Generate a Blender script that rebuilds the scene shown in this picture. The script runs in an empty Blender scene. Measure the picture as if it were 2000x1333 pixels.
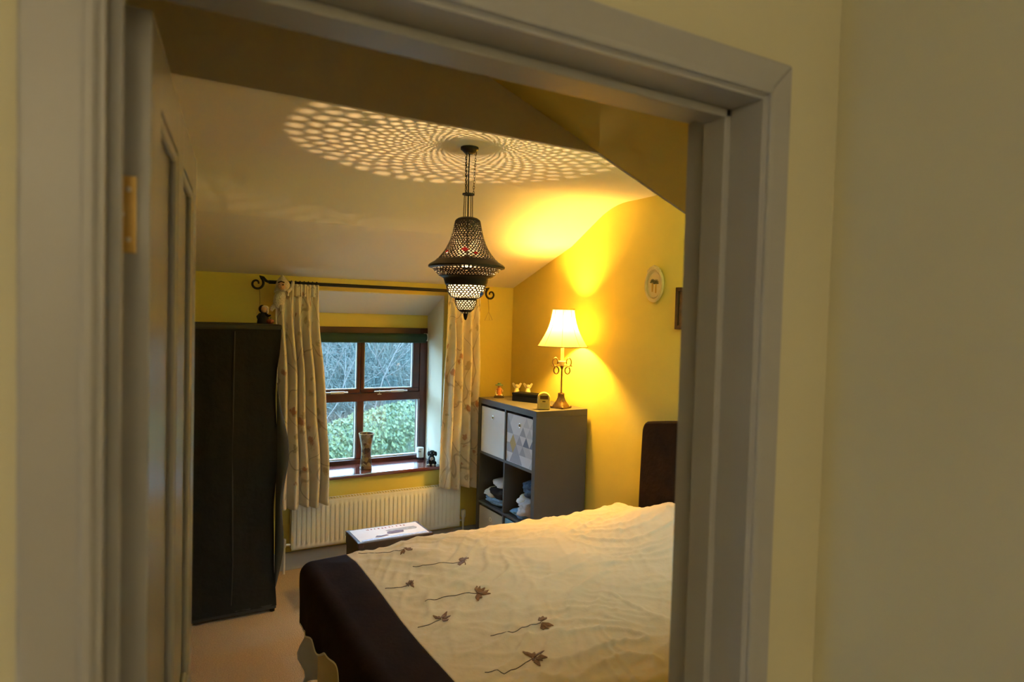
import bpy, bmesh, math, random
from mathutils import Vector, Matrix, noise
from mathutils.bvhtree import BVHTree

random.seed(7)
S = bpy.context.scene
COL = S.collection
PI = math.pi

# ------------------------------------------------------------------ camera
F_PX = 1298.3                                # focal length in pixels of the 2000 px wide frame
YAW, PITCH, ROLL = 0.528884, -0.0342949, 0.0275224
CAM = Vector((0, 0, 1.70))
fw = Vector((math.sin(YAW) * math.cos(PITCH), math.cos(YAW) * math.cos(PITCH), math.sin(PITCH)))
r0 = Vector((math.cos(YAW), -math.sin(YAW), 0))
u0 = r0.cross(fw)
rt = r0 * math.cos(ROLL) + u0 * math.sin(ROLL)
up = -r0 * math.sin(ROLL) + u0 * math.cos(ROLL)
cd = bpy.data.cameras.new('camera')
cam = bpy.data.objects.new('camera', cd)
COL.objects.link(cam)
cam.matrix_world = Matrix(((rt.x, up.x, -fw.x, CAM.x), (rt.y, up.y, -fw.y, CAM.y), (rt.z, up.z, -fw.z, CAM.z), (0, 0, 0, 1)))
cd.sensor_width = 36
cd.lens = 36 * F_PX / 2000
cd.clip_start = 0.02
cd.dof.use_dof = True
cd.dof.focus_distance = 3.8
cd.dof.aperture_fstop = 4.0
S.camera = cam

# ------------------------------------------------------------------ world, exposure
S.view_settings.view_transform = 'Standard'
S.view_settings.look = 'None'
S.view_settings.gamma = 1
S.view_settings.use_curve_mapping = False
S.view_settings.exposure = 0.0
W = bpy.data.worlds.new('overcast_sky')
S.world = W
W.use_nodes = True
SKY_COL, SKY_STR = (0.40, 0.69, 1.0), 23.0
bg = W.node_tree.nodes['Background']
bg.inputs[0].default_value = (*SKY_COL, 1)
bg.inputs[1].default_value = SKY_STR
# lamp settings used by the lamp builders further down
WARM = (1.0, 0.57, 0.085)
PENDANT_W, TABLE_W, HALL_W = 37.0, 104.0, 88.0
HALL_COL = (1.0, 0.87, 0.66)

# ------------------------------------------------------------------ pixel helpers
def ray(x, y):
    return fw + rt * ((x - 1000) / F_PX) - up * ((y - 666.5) / F_PX)
def at_x(x, y, X):
    d = ray(x, y); return CAM + d * ((X - CAM.x) / d.x)
def at_y(x, y, Y):
    d = ray(x, y); return CAM + d * ((Y - CAM.y) / d.y)
def at_z(x, y, Z):
    d = ray(x, y); return CAM + d * ((Z - CAM.z) / d.z)

# ------------------------------------------------------------------ materials
MATS = {}
def mat(name, col, rough=0.6, metal=0.0, var=0.06, vscale=6.0, bump=0.0, bscale=80.0, spec=0.4, col2=None, detail=4.0, coat=0.0, stretch=(1, 1, 1), sheen=0.0):
    m = bpy.data.materials.new(name); m.use_nodes = True
    nt = m.node_tree; b = nt.nodes['Principled BSDF']
    b.inputs['Roughness'].default_value = rough
    b.inputs['Metallic'].default_value = metal
    b.inputs['Specular IOR Level'].default_value = spec
    b.inputs['Coat Weight'].default_value = coat
    b.inputs['Sheen Weight'].default_value = sheen
    tc = nt.nodes.new('ShaderNodeTexCoord')
    mp = nt.nodes.new('ShaderNodeMapping'); mp.inputs['Scale'].default_value = stretch
    nt.links.new(tc.outputs['Object'], mp.inputs['Vector'])
    n = nt.nodes.new('ShaderNodeTexNoise'); n.inputs['Scale'].default_value = vscale; n.inputs['Detail'].default_value = detail
    nt.links.new(mp.outputs[0], n.inputs['Vector'])
    cr = nt.nodes.new('ShaderNodeValToRGB')
    cr.color_ramp.elements[0].position = 0.3; cr.color_ramp.elements[1].position = 0.7
    c2 = col2 if col2 else tuple(min(1, c * (1 + var)) for c in col)
    c1 = col if col2 else tuple(c * (1 - var) for c in col)
    cr.color_ramp.elements[0].color = (*c1, 1); cr.color_ramp.elements[1].color = (*c2, 1)
    nt.links.new(n.outputs[0], cr.inputs[0]); nt.links.new(cr.outputs[0], b.inputs['Base Color'])
    if bump:
        n2 = nt.nodes.new('ShaderNodeTexNoise'); n2.inputs['Scale'].default_value = bscale; n2.inputs['Detail'].default_value = 3
        nt.links.new(mp.outputs[0], n2.inputs['Vector'])
        bp = nt.nodes.new('ShaderNodeBump'); bp.inputs['Strength'].default_value = bump; bp.inputs['Distance'].default_value = 0.01
        nt.links.new(n2.outputs[0], bp.inputs['Height']); nt.links.new(bp.outputs[0], b.inputs['Normal'])
    MATS[name] = m
    return m
def emit(name, col, strength):
    m = bpy.data.materials.new(name); m.use_nodes = True
    nt = m.node_tree; nt.nodes.clear()
    o = nt.nodes.new('ShaderNodeOutputMaterial'); e = nt.nodes.new('ShaderNodeEmission')
    e.inputs[0].default_value = (*col, 1); e.inputs[1].default_value = strength
    nt.links.new(e.outputs[0], o.inputs[0]); MATS[name] = m
    return m
def clear(name, tint=(1, 1, 1), gloss=0.06, rough=0.02):
    m = bpy.data.materials.new(name); m.use_nodes = True
    nt = m.node_tree; nt.nodes.clear()
    o = nt.nodes.new('ShaderNodeOutputMaterial'); t = nt.nodes.new('ShaderNodeBsdfTransparent'); g = nt.nodes.new('ShaderNodeBsdfGlossy')
    mx = nt.nodes.new('ShaderNodeMixShader'); mx.inputs[0].default_value = gloss
    t.inputs[0].default_value = (*tint, 1); g.inputs['Roughness'].default_value = rough
    nt.links.new(t.outputs[0], mx.inputs[1]); nt.links.new(g.outputs[0], mx.inputs[2]); nt.links.new(mx.outputs[0], o.inputs[0])
    MATS[name] = m
    return m
def translucent(name, col, f=0.5):
    m = bpy.data.materials.new(name); m.use_nodes = True
    nt = m.node_tree; nt.nodes.clear()
    o = nt.nodes.new('ShaderNodeOutputMaterial'); t = nt.nodes.new('ShaderNodeBsdfTranslucent'); d = nt.nodes.new('ShaderNodeBsdfDiffuse')
    mx = nt.nodes.new('ShaderNodeMixShader'); mx.inputs[0].default_value = f
    t.inputs[0].default_value = (*col, 1); d.inputs[0].default_value = (*col, 1)
    nt.links.new(d.outputs[0], mx.inputs[1]); nt.links.new(t.outputs[0], mx.inputs[2]); nt.links.new(mx.outputs[0], o.inputs[0])
    MATS[name] = m
    return m

YEL = (0.74, 0.595, 0.135)
mat('wall_yellow', YEL, 0.75, var=0.05, vscale=2.2, bump=0.25, bscale=9)
mat('hall_yellow', (0.70, 0.65, 0.45), 0.75, var=0.04, vscale=2.2, bump=0.15, bscale=12)
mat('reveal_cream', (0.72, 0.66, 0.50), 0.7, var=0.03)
mat('ceiling_white', (0.73, 0.675, 0.61), 0.85, var=0.03, vscale=1.5, bump=0.2, bscale=6)
mat('paint_grey', (0.44, 0.43, 0.42), 0.38, var=0.03, vscale=5, bump=0.06, bscale=30)
mat('door_paint', (0.44, 0.43, 0.42), 0.26, var=0.03, vscale=5, bump=0.05, bscale=30)
mat('skirting_paint', (0.44, 0.43, 0.42), 0.38)
mat('carpet', (0.50, 0.38, 0.26), 0.95, var=0.14, vscale=140, bump=0.8, bscale=170, spec=0.1)
mat('hall_carpet', (0.45, 0.36, 0.26), 0.95, var=0.12, vscale=140, bump=0.6, bscale=170, spec=0.1)
mat('brass', (0.80, 0.55, 0.20), 0.28, metal=1.0, var=0.12, vscale=25)
mat('mahogany', (0.070, 0.016, 0.012), 0.28, var=0.3, vscale=7, stretch=(1, 1, 1), bump=0.05, coat=0.3)
mat('sill_wood', (0.13, 0.032, 0.024), 0.14, var=0.25, vscale=6, coat=0.6, spec=0.6)
mat('pane_bead', (0.55, 0.6, 0.62), 0.4)
clear('glass', (0.97, 0.99, 1.0), 0.05)
clear('bulb_glass', (1, 0.97, 0.9), 0.04)
mat('blind_green', (0.012, 0.045, 0.042), 0.7, var=0.15, bump=0.1)
mat('white_plastic', (0.72, 0.72, 0.70), 0.35)
mat('steel', (0.75, 0.73, 0.68), 0.3, metal=0.9)
mat('iron', (0.018, 0.014, 0.012), 0.5, metal=0.4, var=0.2)
mat('bronze', (0.028, 0.020, 0.015), 0.5, metal=0.5, var=0.35, vscale=30)
mat('canvas', (0.018, 0.0165, 0.0155), 0.9, var=0.12, vscale=20, bump=0.25, bscale=40, spec=0.2)
mat('canvas_trim', (0.042, 0.042, 0.040), 0.85, var=0.1, spec=0.2)
mat('radiator', (0.80, 0.77, 0.73), 0.32, var=0.02)
mat('duvet_cream', (0.72, 0.545, 0.30), 0.85, var=0.05, vscale=5, bump=0.35, bscale=22, spec=0.2)
mat('duvet_brown', (0.020, 0.011, 0.008), 0.9, var=0.15, vscale=12, bump=0.15, bscale=60, spec=0.05)
mat('stitch', (0.20, 0.085, 0.022), 0.7, var=0.35, vscale=60)
mat('stem_stitch', (0.085, 0.045, 0.02), 0.8, var=0.3, vscale=60)
mat('divan', (0.52, 0.42, 0.28), 0.85, var=0.06, bump=0.1)
mat('mattress', (0.7, 0.66, 0.6), 0.9)
mat('headboard', (0.020, 0.009, 0.004), 0.75, var=0.3, vscale=14, bump=0.2, bscale=50, spec=0.1)
mat('shelf_grey', (0.080, 0.077, 0.080), 0.5, var=0.05, bump=0.03)
mat('box_white', (0.76, 0.76, 0.75), 0.75, var=0.04, bump=0.08, bscale=60)
mat('box_cream', (0.46, 0.42, 0.32), 0.85, var=0.05, bump=0.12, bscale=90)
mat('box_blue', (0.22, 0.48, 0.68), 0.8)
for i, c in enumerate([(0.66, 0.66, 0.70), (0.36, 0.37, 0.44), (0.17, 0.20, 0.29), (0.48, 0.37, 0.17), (0.52, 0.53, 0.58)]):
    mat('print_%d' % i, c, 0.8, var=0.04)
mat('painted_slot_shade', (0.01, 0.01, 0.012), 0.5)
mat('cloth_white', (0.76, 0.76, 0.75), 0.9, var=0.08, vscale=30, bump=0.3, bscale=40)
mat('cloth_black', (0.012, 0.012, 0.016), 0.9, bump=0.3, bscale=40)
mat('cloth_blue', (0.16, 0.30, 0.50), 0.9, var=0.3, vscale=40, bump=0.3)
mat('cloth_navy', (0.025, 0.05, 0.10), 0.9, col2=(0.09, 0.14, 0.22), vscale=45, bump=0.3)
mat('cloth_grey', (0.45, 0.42, 0.42), 0.9, var=0.2, vscale=20, bump=0.3)
mat('gold', (0.17, 0.11, 0.05), 0.45, metal=0.85, var=0.3, vscale=60)
mat('candle', (0.85, 0.62, 0.30), 0.5)
clear('crystal', (0.95, 0.88, 0.7), 0.25, 0.1)
translucent('shade_fabric', (0.58, 0.48, 0.31), 0.30)
translucent('liner_glass', (0.11, 0.105, 0.09), 0.5)
translucent('opal_glass', (0.95, 0.92, 0.86), 0.65)
mat('shade_trim', (0.55, 0.38, 0.16), 0.8)
mat('black_box', (0.004, 0.004, 0.005), 0.6, var=0.2, spec=0.2)
mat('yellow_plastic', (0.82, 0.58, 0.14), 0.4, var=0.04)
mat('dark_screen', (0.10, 0.05, 0.015), 0.25)
mat('fig_white', (0.80, 0.70, 0.48), 0.5, var=0.1, vscale=40)
mat('fig_orange', (0.60, 0.20, 0.06), 0.5, var=0.3, vscale=60)
mat('fig_green', (0.14, 0.26, 0.18), 0.5, var=0.3, vscale=60)
mat('fig_dark', (0.035, 0.022, 0.014), 0.5)
mat('fig_flesh', (0.62, 0.38, 0.22), 0.6)
mat('plush_white', (0.62, 0.55, 0.46), 0.95, var=0.1, vscale=60, bump=0.7, bscale=120)
mat('plush_face', (0.58, 0.36, 0.25), 0.9, bump=0.3)
mat('plush_black', (0.010, 0.013, 0.016), 0.9, var=0.3, vscale=50, bump=0.7, bscale=120)
mat('witch_blue', (0.012, 0.014, 0.026), 0.85, bump=0.2)
mat('pumpkin', (0.30, 0.075, 0.015), 0.6)
mat('picture_ivory', (0.66, 0.52, 0.30), 0.6, var=0.08, vscale=30, bump=0.2)
mat('picture_mount', (0.72, 0.56, 0.32), 0.8)
mat('flower_dark', (0.07, 0.06, 0.02), 0.7)
mat('flower_gold', (0.50, 0.28, 0.04), 0.7)
mat('frame_dark', (0.055, 0.022, 0.012), 0.4, var=0.3, vscale=20)
mat('photo_print', (0.10, 0.06, 0.04), 0.4, col2=(0.32, 0.17, 0.11), vscale=30)
mat('trunk_edge', (0.050, 0.030, 0.022), 0.6, var=0.3, vscale=18)
mat('trunk_print', (0.64, 0.53, 0.48), 0.55, col2=(0.66, 0.63, 0.61), vscale=5)
mat('print_red', (0.35, 0.07, 0.05), 0.6)
mat('print_maroon', (0.10, 0.025, 0.03), 0.6, var=0.4, vscale=50)
mat('print_taupe', (0.30, 0.27, 0.25), 0.6, var=0.2, vscale=40)
mat('print_blue', (0.36, 0.44, 0.66), 0.6, var=0.3, vscale=70)
mat('red_glass', (0.75, 0.03, 0.06), 0.2)
MATS['red_glass'].node_tree.nodes['Principled BSDF'].inputs['Transmission Weight'].default_value = 0.6
mat('blue_glass', (0.02, 0.10, 0.50), 0.2)
MATS['blue_glass'].node_tree.nodes['Principled BSDF'].inputs['Transmission Weight'].default_value = 0.4
emit('filament', (1.0, 0.75, 0.42), 900)
emit('lamp_bulb_glow', (1.0, 0.70, 0.35), 30)
mat('hill_soil', (0.028, 0.046, 0.043), 0.95, col2=(0.058, 0.068, 0.060), vscale=1.6, bump=0.6, bscale=3, spec=0.1)
mat('pale_ground', (0.13, 0.12, 0.11), 0.9, var=0.15, vscale=3)
mat('ivy_leaf', (0.011, 0.034, 0.014), 0.5, col2=(0.085, 0.100, 0.034), vscale=16, spec=0.3)
mat('bark', (0.066, 0.062, 0.056), 0.9, var=0.25, vscale=12)
mat('twig', (0.034, 0.056, 0.052), 0.9, col2=(0.085, 0.092, 0.078), vscale=2.0)

def vase_material():
    m = mat('vase_glaze', (0.4, 0.3, 0.2), 0.3, coat=0.3)
    nt = m.node_tree; b = nt.nodes['Principled BSDF']
    tc = nt.nodes.new('ShaderNodeTexCoord'); v = nt.nodes.new('ShaderNodeTexVoronoi'); v.inputs['Scale'].default_value = 38
    nt.links.new(tc.outputs['Object'], v.inputs['Vector'])
    cr = nt.nodes.new('ShaderNodeValToRGB'); e = cr.color_ramp.elements
    e[0].color = (0.03, 0.015, 0.008, 1); e[0].position = 0.0
    e[1].color = (0.30, 0.23, 0.16, 1); e[1].position = 0.9
    for p, c in ((0.25, (0.11, 0.045, 0.02)), (0.45, (0.22, 0.17, 0.11)), (0.65, (0.22, 0.14, 0.03))):
        x = e.new(p); x.color = (*c, 1)
    sp = nt.nodes.new('ShaderNodeSeparateColor'); nt.links.new(v.outputs['Color'], sp.inputs[0])
    nt.links.new(sp.outputs[0], cr.inputs[0]); nt.links.new(cr.outputs[0], b.inputs['Base Color'])
vase_material()

def curtain_material():
    m = bpy.data.materials.new('curtain_print'); m.use_nodes = True; MATS['curtain_print'] = m
    nt = m.node_tree; b = nt.nodes['Principled BSDF']; L = nt.links.new; N = nt.nodes.new
    b.inputs['Roughness'].default_value = 0.8; b.inputs['Specular IOR Level'].default_value = 0.25; b.inputs['Sheen Weight'].default_value = 0.2
    uv = N('ShaderNodeUVMap'); uv.uv_map = 'UVMap'
    def noise_n(scale):
        n = N('ShaderNodeTexNoise'); n.inputs['Scale'].default_value = scale; L(uv.outputs[0], n.inputs['Vector']); return n
    def ramp(src, p0, p1, c0=(0, 0, 0, 1), c1=(1, 1, 1, 1)):
        r = N('ShaderNodeValToRGB'); r.color_ramp.elements[0].position = p0; r.color_ramp.elements[1].position = p1
        r.color_ramp.elements[0].color = c0; r.color_ramp.elements[1].color = c1; L(src, r.inputs[0]); return r.outputs[0]
    base = ramp(noise_n(9).outputs[0], 0.3, 0.7, (0.70, 0.61, 0.48, 1), (0.82, 0.73, 0.59, 1))
    def mix(fac, a, col):
        x = N('ShaderNodeMix'); x.data_type = 'RGBA'; L(fac, x.inputs['Factor']); L(a, x.inputs['A']); x.inputs['B'].default_value = (*col, 1); return x.outputs['Result']
    # trailing stems: thin contour lines of a warped noise field
    n = noise_n(3.2); n.inputs['Detail'].default_value = 1.0; n.inputs['Distortion'].default_value = .6
    d_ = N('ShaderNodeMath'); d_.operation = 'SUBTRACT'; d_.inputs[1].default_value = .5; L(n.outputs[0], d_.inputs[0])
    a_ = N('ShaderNodeMath'); a_.operation = 'ABSOLUTE'; L(d_.outputs[0], a_.inputs[0])
    c = mix(ramp(a_.outputs[0], .006, .012, (.5, .5, .5, 1), (0, 0, 0, 1)), base, (0.24, 0.17, 0.10))
    def vor(scale, t0, t1, seed, top=1.0):
        mp = N('ShaderNodeMapping'); mp.inputs['Location'].default_value = (seed, seed * 1.7, 0); L(uv.outputs[0], mp.inputs['Vector'])
        v = N('ShaderNodeTexVoronoi'); v.inputs['Scale'].default_value = scale
        nn = noise_n(38); sc = N('ShaderNodeVectorMath'); sc.operation = 'SCALE'; sc.inputs['Scale'].default_value = .055; L(nn.outputs['Color'], sc.inputs[0])
        ad = N('ShaderNodeVectorMath'); ad.operation = 'ADD'; L(mp.outputs[0], ad.inputs[0]); L(sc.outputs[0], ad.inputs[1]); L(ad.outputs[0], v.inputs['Vector'])
        return ramp(v.outputs['Distance'], t0, t1, (top, top, top, 1), (0, 0, 0, 1))
    c = mix(vor(9, .16, .26, .3, .6), c, (0.34, 0.27, 0.13))
    c = mix(vor(6.5, .13, .20, 2.2, .75), c, (0.40, 0.13, 0.06))
    c = mix(vor(6.5, .03, .07, 2.2, .8), c, (0.52, 0.30, 0.12))
    L(c, b.inputs['Base Color'])
    n2 = noise_n(160); bp = N('ShaderNodeBump'); bp.inputs['Strength'].default_value = 0.15; bp.inputs['Distance'].default_value = 0.005
    L(n2.outputs[0], bp.inputs['Height']); L(bp.outputs[0], b.inputs['Normal'])
curtain_material()

# ------------------------------------------------------------------ mesh helpers (all in world coordinates)
class MB:
    """collects vertices and faces of ONE part"""
    def __init__(s): s.v = []; s.f = []; s.mi = []; s.uv = None
    def add(s, vs, fs, m=0):
        o = len(s.v); s.v += [Vector(p) for p in vs]
        for f in fs: s.f.append([i + o for i in f]); s.mi.append(m)
        return s
    def box(s, a, b, m=0, tf=None):
        x0, y0, z0 = a; x1, y1, z1 = b
        vs = [Vector(p) for p in ((x0, y0, z0), (x1, y0, z0), (x1, y1, z0), (x0, y1, z0), (x0, y0, z1), (x1, y0, z1), (x1, y1, z1), (x0, y1, z1))]
        if tf: vs = [tf(p) for p in vs]
        return s.add(vs, [(0, 3, 2, 1), (4, 5, 6, 7), (0, 1, 5, 4), (1, 2, 6, 5), (2, 3, 7, 6), (3, 0, 4, 7)], m)
    def prism(s, poly, d, m=0):
        """poly: 3D points of a planar loop, extruded by vector d"""
        n = len(poly); d = Vector(d); vs = [Vector(p) for p in poly] + [Vector(p) + d for p in poly]
        return s.add(vs, [tuple(reversed(range(n))), tuple(range(n, 2 * n))] + [(i, (i + 1) % n, n + (i + 1) % n, n + i) for i in range(n)], m)
    def lathe(s, prof, c=(0, 0, 0), n=24, m=0, sx=1, sy=1, phase=0.0, cap=True):
        c = Vector(c); vs = []; fs = []
        for r, z in prof:
            for k in range(n):
                a = 2 * PI * k / n + phase; vs.append((c.x + r * sx * math.cos(a), c.y + r * sy * math.sin(a), c.z + z))
        for i in range(len(prof) - 1):
            for k in range(n):
                fs.append((i * n + k, i * n + (k + 1) % n, (i + 1) * n + (k + 1) % n, (i + 1) * n + k))
        if cap:
            if prof[0][0] > 1e-4: fs.append(tuple(reversed(range(n))))
            if prof[-1][0] > 1e-4: fs.append(tuple(range((len(prof) - 1) * n, len(prof) * n)))
        return s.add(vs, fs, m)
    def tube(s, pts, r, n=8, m=0, closed=False):
        pts = [Vector(p) for p in pts]; k = len(pts); rr = r if isinstance(r, (list, tuple)) else [r] * k
        vs = []; fs = []; prev = None
        for i, p in enumerate(pts):
            a = pts[(i - 1) % k] if (closed or i > 0) else p; b = pts[(i + 1) % k] if (closed or i < k - 1) else p
            t = (b - a).normalized()
            if prev is None:
                ref = Vector((0, 0, 1)) if abs(t.z) < 0.9 else Vector((1, 0, 0)); x = t.cross(ref).normalized()
            else:
                x = (prev - t * prev.dot(t)).normalized()
            prev = x; y = t.cross(x)
            for j in range(n):
                an = 2 * PI * j / n; vs.append(p + x * (rr[i] * math.cos(an)) + y * (rr[i] * math.sin(an)))
        for i in range(k if closed else k - 1):
            i2 = (i + 1) % k
            for j in range(n): fs.append((i * n + j, i * n + (j + 1) % n, i2 * n + (j + 1) % n, i2 * n + j))
        if not closed:
            fs.append(tuple(reversed(range(n)))); fs.append(tuple(range((k - 1) * n, k * n)))
        return s.add(vs, fs, m)
    def ball(s, c, r, n=14, m=0, tf=None):
        c = Vector(c); r = Vector(r) if hasattr(r, '__len__') else Vector((r, r, r))
        k = max(6, n // 2 + 1); vs = []; fs = []
        for i in range(k + 1):
            th = PI * i / k
            for j in range(n):
                a = 2 * PI * j / n; p = Vector((math.sin(th) * math.cos(a) * r.x, math.sin(th) * math.sin(a) * r.y, math.cos(th) * r.z))
                vs.append(c + (tf(p) if tf else p))
        for i in range(k):
            for j in range(n): fs.append((i * n + j, (i + 1) * n + j, (i + 1) * n + (j + 1) % n, i * n + (j + 1) % n))
        return s.add(vs, fs, m)
    def grid(s, fn, nu, nv, m=0, uvfn=None):
        o = len(s.v)
        for i in range(nu + 1):
            for j in range(nv + 1): s.v.append(Vector(fn(i / nu, j / nv)))
        for i in range(nu):
            for j in range(nv):
                a = o + i * (nv + 1) + j; s.f.append([a, a + nv + 1, a + nv + 2, a + 1]); s.mi.append(m)
        if uvfn: s.uv = [uvfn(i / nu, j / nv) for i in range(nu + 1) for j in range(nv + 1)]
        return s

ORIG = {}
def origin_of(o): return ORIG.get(o.name, Vector((0, 0, 0)))
def tag(o, label=None, cat=None, group=None, kind=None):
    if label: o['label'] = label
    if cat: o['category'] = cat
    if group: o['group'] = group
    if kind: o['kind'] = kind
    return o
def thing(name, loc, label, cat, group=None, kind=None):
    o = bpy.data.objects.new(name, None); COL.objects.link(o); o.empty_display_size = 0.1
    o.location = loc; ORIG[o.name] = Vector(loc)
    return tag(o, label, cat, group, kind)
def build(name, mb, mats, parent=None, smooth=False, bevel=0.0, solid=0.0, subd=0, label=None, kind=None, angle=None, merge=False):
    """link the collected mesh as one object; its origin sits at the base centre of its own bounds"""
    if not isinstance(mats, (list, tuple)): mats = [mats]
    lo = Vector([min(v[i] for v in mb.v) for i in range(3)]); hi = Vector([max(v[i] for v in mb.v) for i in range(3)])
    org = Vector(((lo.x + hi.x) / 2, (lo.y + hi.y) / 2, lo.z))
    me = bpy.data.meshes.new(name)
    me.from_pydata([v - org for v in mb.v], [], mb.f)
    for m in mats: me.materials.append(MATS[m])
    if len(mats) > 1: me.polygons.foreach_set('material_index', mb.mi)
    if mb.uv:
        ul = me.uv_layers.new(name='UVMap')
        for lp in me.loops: ul.data[lp.index].uv = mb.uv[lp.vertex_index]
    bm = bmesh.new(); bm.from_mesh(me)
    if merge: bmesh.ops.remove_doubles(bm, verts=bm.verts, dist=1e-5)
    bmesh.ops.recalc_face_normals(bm, faces=bm.faces); bm.to_mesh(me); bm.free()
    if smooth:
        me.polygons.foreach_set('use_smooth', [True] * len(me.polygons))
        me.set_sharp_from_angle(angle=math.radians(angle if angle else 40))
    o = bpy.data.objects.new(name, me); COL.objects.link(o); ORIG[o.name] = org
    if parent:
        o.parent = parent; o.location = org - origin_of(parent)
    else:
        o.location = org
    if bevel:
        b = o.modifiers.new('bevel', 'BEVEL'); b.width = bevel; b.segments = 2; b.limit_method = 'ANGLE'
    if solid:
        b = o.modifiers.new('solid', 'SOLIDIFY'); b.thickness = solid; b.offset = 0
    if subd:
        b = o.modifiers.new('sub', 'SUBSURF'); b.levels = subd; b.render_levels = subd
    if label: o['label'] = label
    if kind: o['kind'] = kind
    return o
def struct(name, mb, mats, label=None, cat=None, **k):
    return tag(build(name, mb, mats, **k), label, cat, None, 'structure')
def lerp(a, b, t): return a + (b - a) * t
def sm(a, b, x):
    t = max(0.0, min(1.0, (x - a) / (b - a))); return t * t * (3 - 2 * t)
def circ(c, r, n, ax='z', a0=0.0, a1=2 * PI):
    c = Vector(c); out = []
    for i in range(n):
        a = a0 + (a1 - a0) * i / (n if abs(a1 - a0 - 2 * PI) < 1e-6 else n - 1)
        p, q = r * math.cos(a), r * math.sin(a)
        out.append(c + (Vector((p, q, 0)) if ax == 'z' else Vector((p, 0, q)) if ax == 'y' else Vector((0, p, q))))
    return out

# ================================================================== THE SETTING
YW, XR, XL = 4.468, 2.61, -0.42           # window wall, lamp wall, left wall
Y0, Y1 = 0.668, 0.782                     # the wall with the doorway
ZC, ZE = 2.42, 1.937                      # flat ceiling, eaves at the window wall
YB1, ZB1, YB2 = 3.70, 2.195, 3.27         # the two folds of the ceiling towards the window
YG, ZG, XG = 1.502, 2.168, 1.145          # downstand wall across the room near the door: face, bottom edge, where it meets the slope
def zv(x): return ZG - 0.388 * (x - XG)    # the sloping soffit above the door end of the room
RX0, RX1, RZ0, RZ1, YF = 1.00, 2.03, 0.575, 1.853, 4.76   # window recess, frame plane
T = 0.12

struct('floor', MB().box((XL - T, Y1 - 0.2, -0.1), (XR + T, YW + T, 0)), 'carpet', 'beige looped bedroom carpet', 'floor')
struct('floor_hall', MB().box((-1.3, -2.2, -0.1), (0.985, Y1 - 0.2, -0.001)), 'hall_carpet', 'beige carpet on the landing outside the doorway', 'floor')

# window wall with its deep recess (sloping soffit)
ZF = 1.709                                # soffit height at the window frame
w = MB()
w.box((XL - T, YW, 0), (RX0, YW + 0.5, ZE + .06)); w.box((RX1, YW, 0), (XR + T, YW + 0.5, ZE + .06)); w.box((RX0, YW, 0), (RX1, YW + 0.5, RZ0))
w.prism([(RX0, YW, ZE + .06), (RX0, YW, RZ1), (RX0, YF, ZF), (RX0, YW + 0.5, ZF), (RX0, YW + 0.5, ZE + .06)], (RX1 - RX0, 0, 0))
w.box((RX0, YF + 0.015, 1.60), (RX1, YW + 0.5, ZF))
struct('wall_window', w, 'wall_yellow', 'yellow bedroom wall around the recessed window', 'wall')
# white soffit lining of the recess
struct('ceiling_recess', MB().prism([(RX0, YW + .004, RZ1), (RX0, YF, ZF), (RX0, YF, ZF - .006), (RX0, YW + .004, RZ1 - .006)], (RX1 - RX0, 0, 0)), 'ceiling_white', 'white sloping soffit of the window recess', 'ceiling')
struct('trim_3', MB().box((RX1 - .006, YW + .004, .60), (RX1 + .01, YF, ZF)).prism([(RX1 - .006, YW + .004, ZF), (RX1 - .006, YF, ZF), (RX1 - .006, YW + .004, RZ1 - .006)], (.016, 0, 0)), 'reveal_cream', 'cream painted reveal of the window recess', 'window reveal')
# plain walls
w = MB().prism([(XR, Y1 - .02, 0), (XR, YW + .02, 0), (XR, YW + .02, ZE + .1), (XR, YB1, ZB1 + .1), (XR, YB2, ZC + .1), (XR, Y1 - .02, ZC + .1)], (T, 0, 0))
struct('wall_lamp', w, 'wall_yellow', 'yellow wall behind the table lamp and headboard', 'wall')
struct('wall_left', MB().box((XL - T, Y1 - .02, 0), (XL, YW + .02, 3.5)), 'wall_yellow', 'yellow wall behind the open door', 'wall')
# wall with the doorway
OX0, OX1, OZ = -0.0145, 0.785, 2.022      # clear opening inside the lining
def doorwall(y0, y1, name, m, label):
    w = MB(); w.box((-1.3, y0, 0), (OX0 - .025, y1, 2.75)); w.box((OX1 + .025, y0, 0), (XR + T, y1, 2.75)); w.box((OX0 - .025, y0, OZ + .025), (OX1 + .025, y1, 2.75))
    if 'hall' not in name: w.prism([(XL - T, y0, 2.7), (XR, y0, 2.7), (XL - T, y0, 3.5)], (0, y1 - y0, 0))
    return struct(name, w, m, label, 'wall')
doorwall(Y0, (Y0 + Y1) / 2, 'wall_hall_door', 'hall_yellow', 'dull yellow landing wall around the grey door casing')
doorwall((Y0 + Y1) / 2, Y1, 'wall_door', 'wall_yellow', 'bedroom side of the wall with the doorway')
# ceiling: flat, then two folds down to the window wall (rounded second fold)
prof = [(YG + .02, ZC), (YB2 - .16, ZC)]
for k in range(7):
    t = k / 6; a = Vector((YB2 - .14, ZC)); b = Vector((YB2, ZC)); c = Vector((YB2 + .14, lerp(ZC, ZB1, .14 / (YB1 - YB2))))
    q = a * (1 - t) ** 2 + b * 2 * t * (1 - t) + c * t * t; prof.append((q.x, q.y))
prof += [(YB1, ZB1), (YW + .02, ZE - .009)]
loop = [(XL - T, y, z) for y, z in prof] + [(XL - T, y, z + .10) for y, z in reversed(prof)]
struct('ceiling', MB().prism(loop, (XR + 2 * T - XL, 0, 0)), 'ceiling_white', 'white ceiling folding down towards the window', 'ceiling', smooth=True, angle=6)
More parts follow.
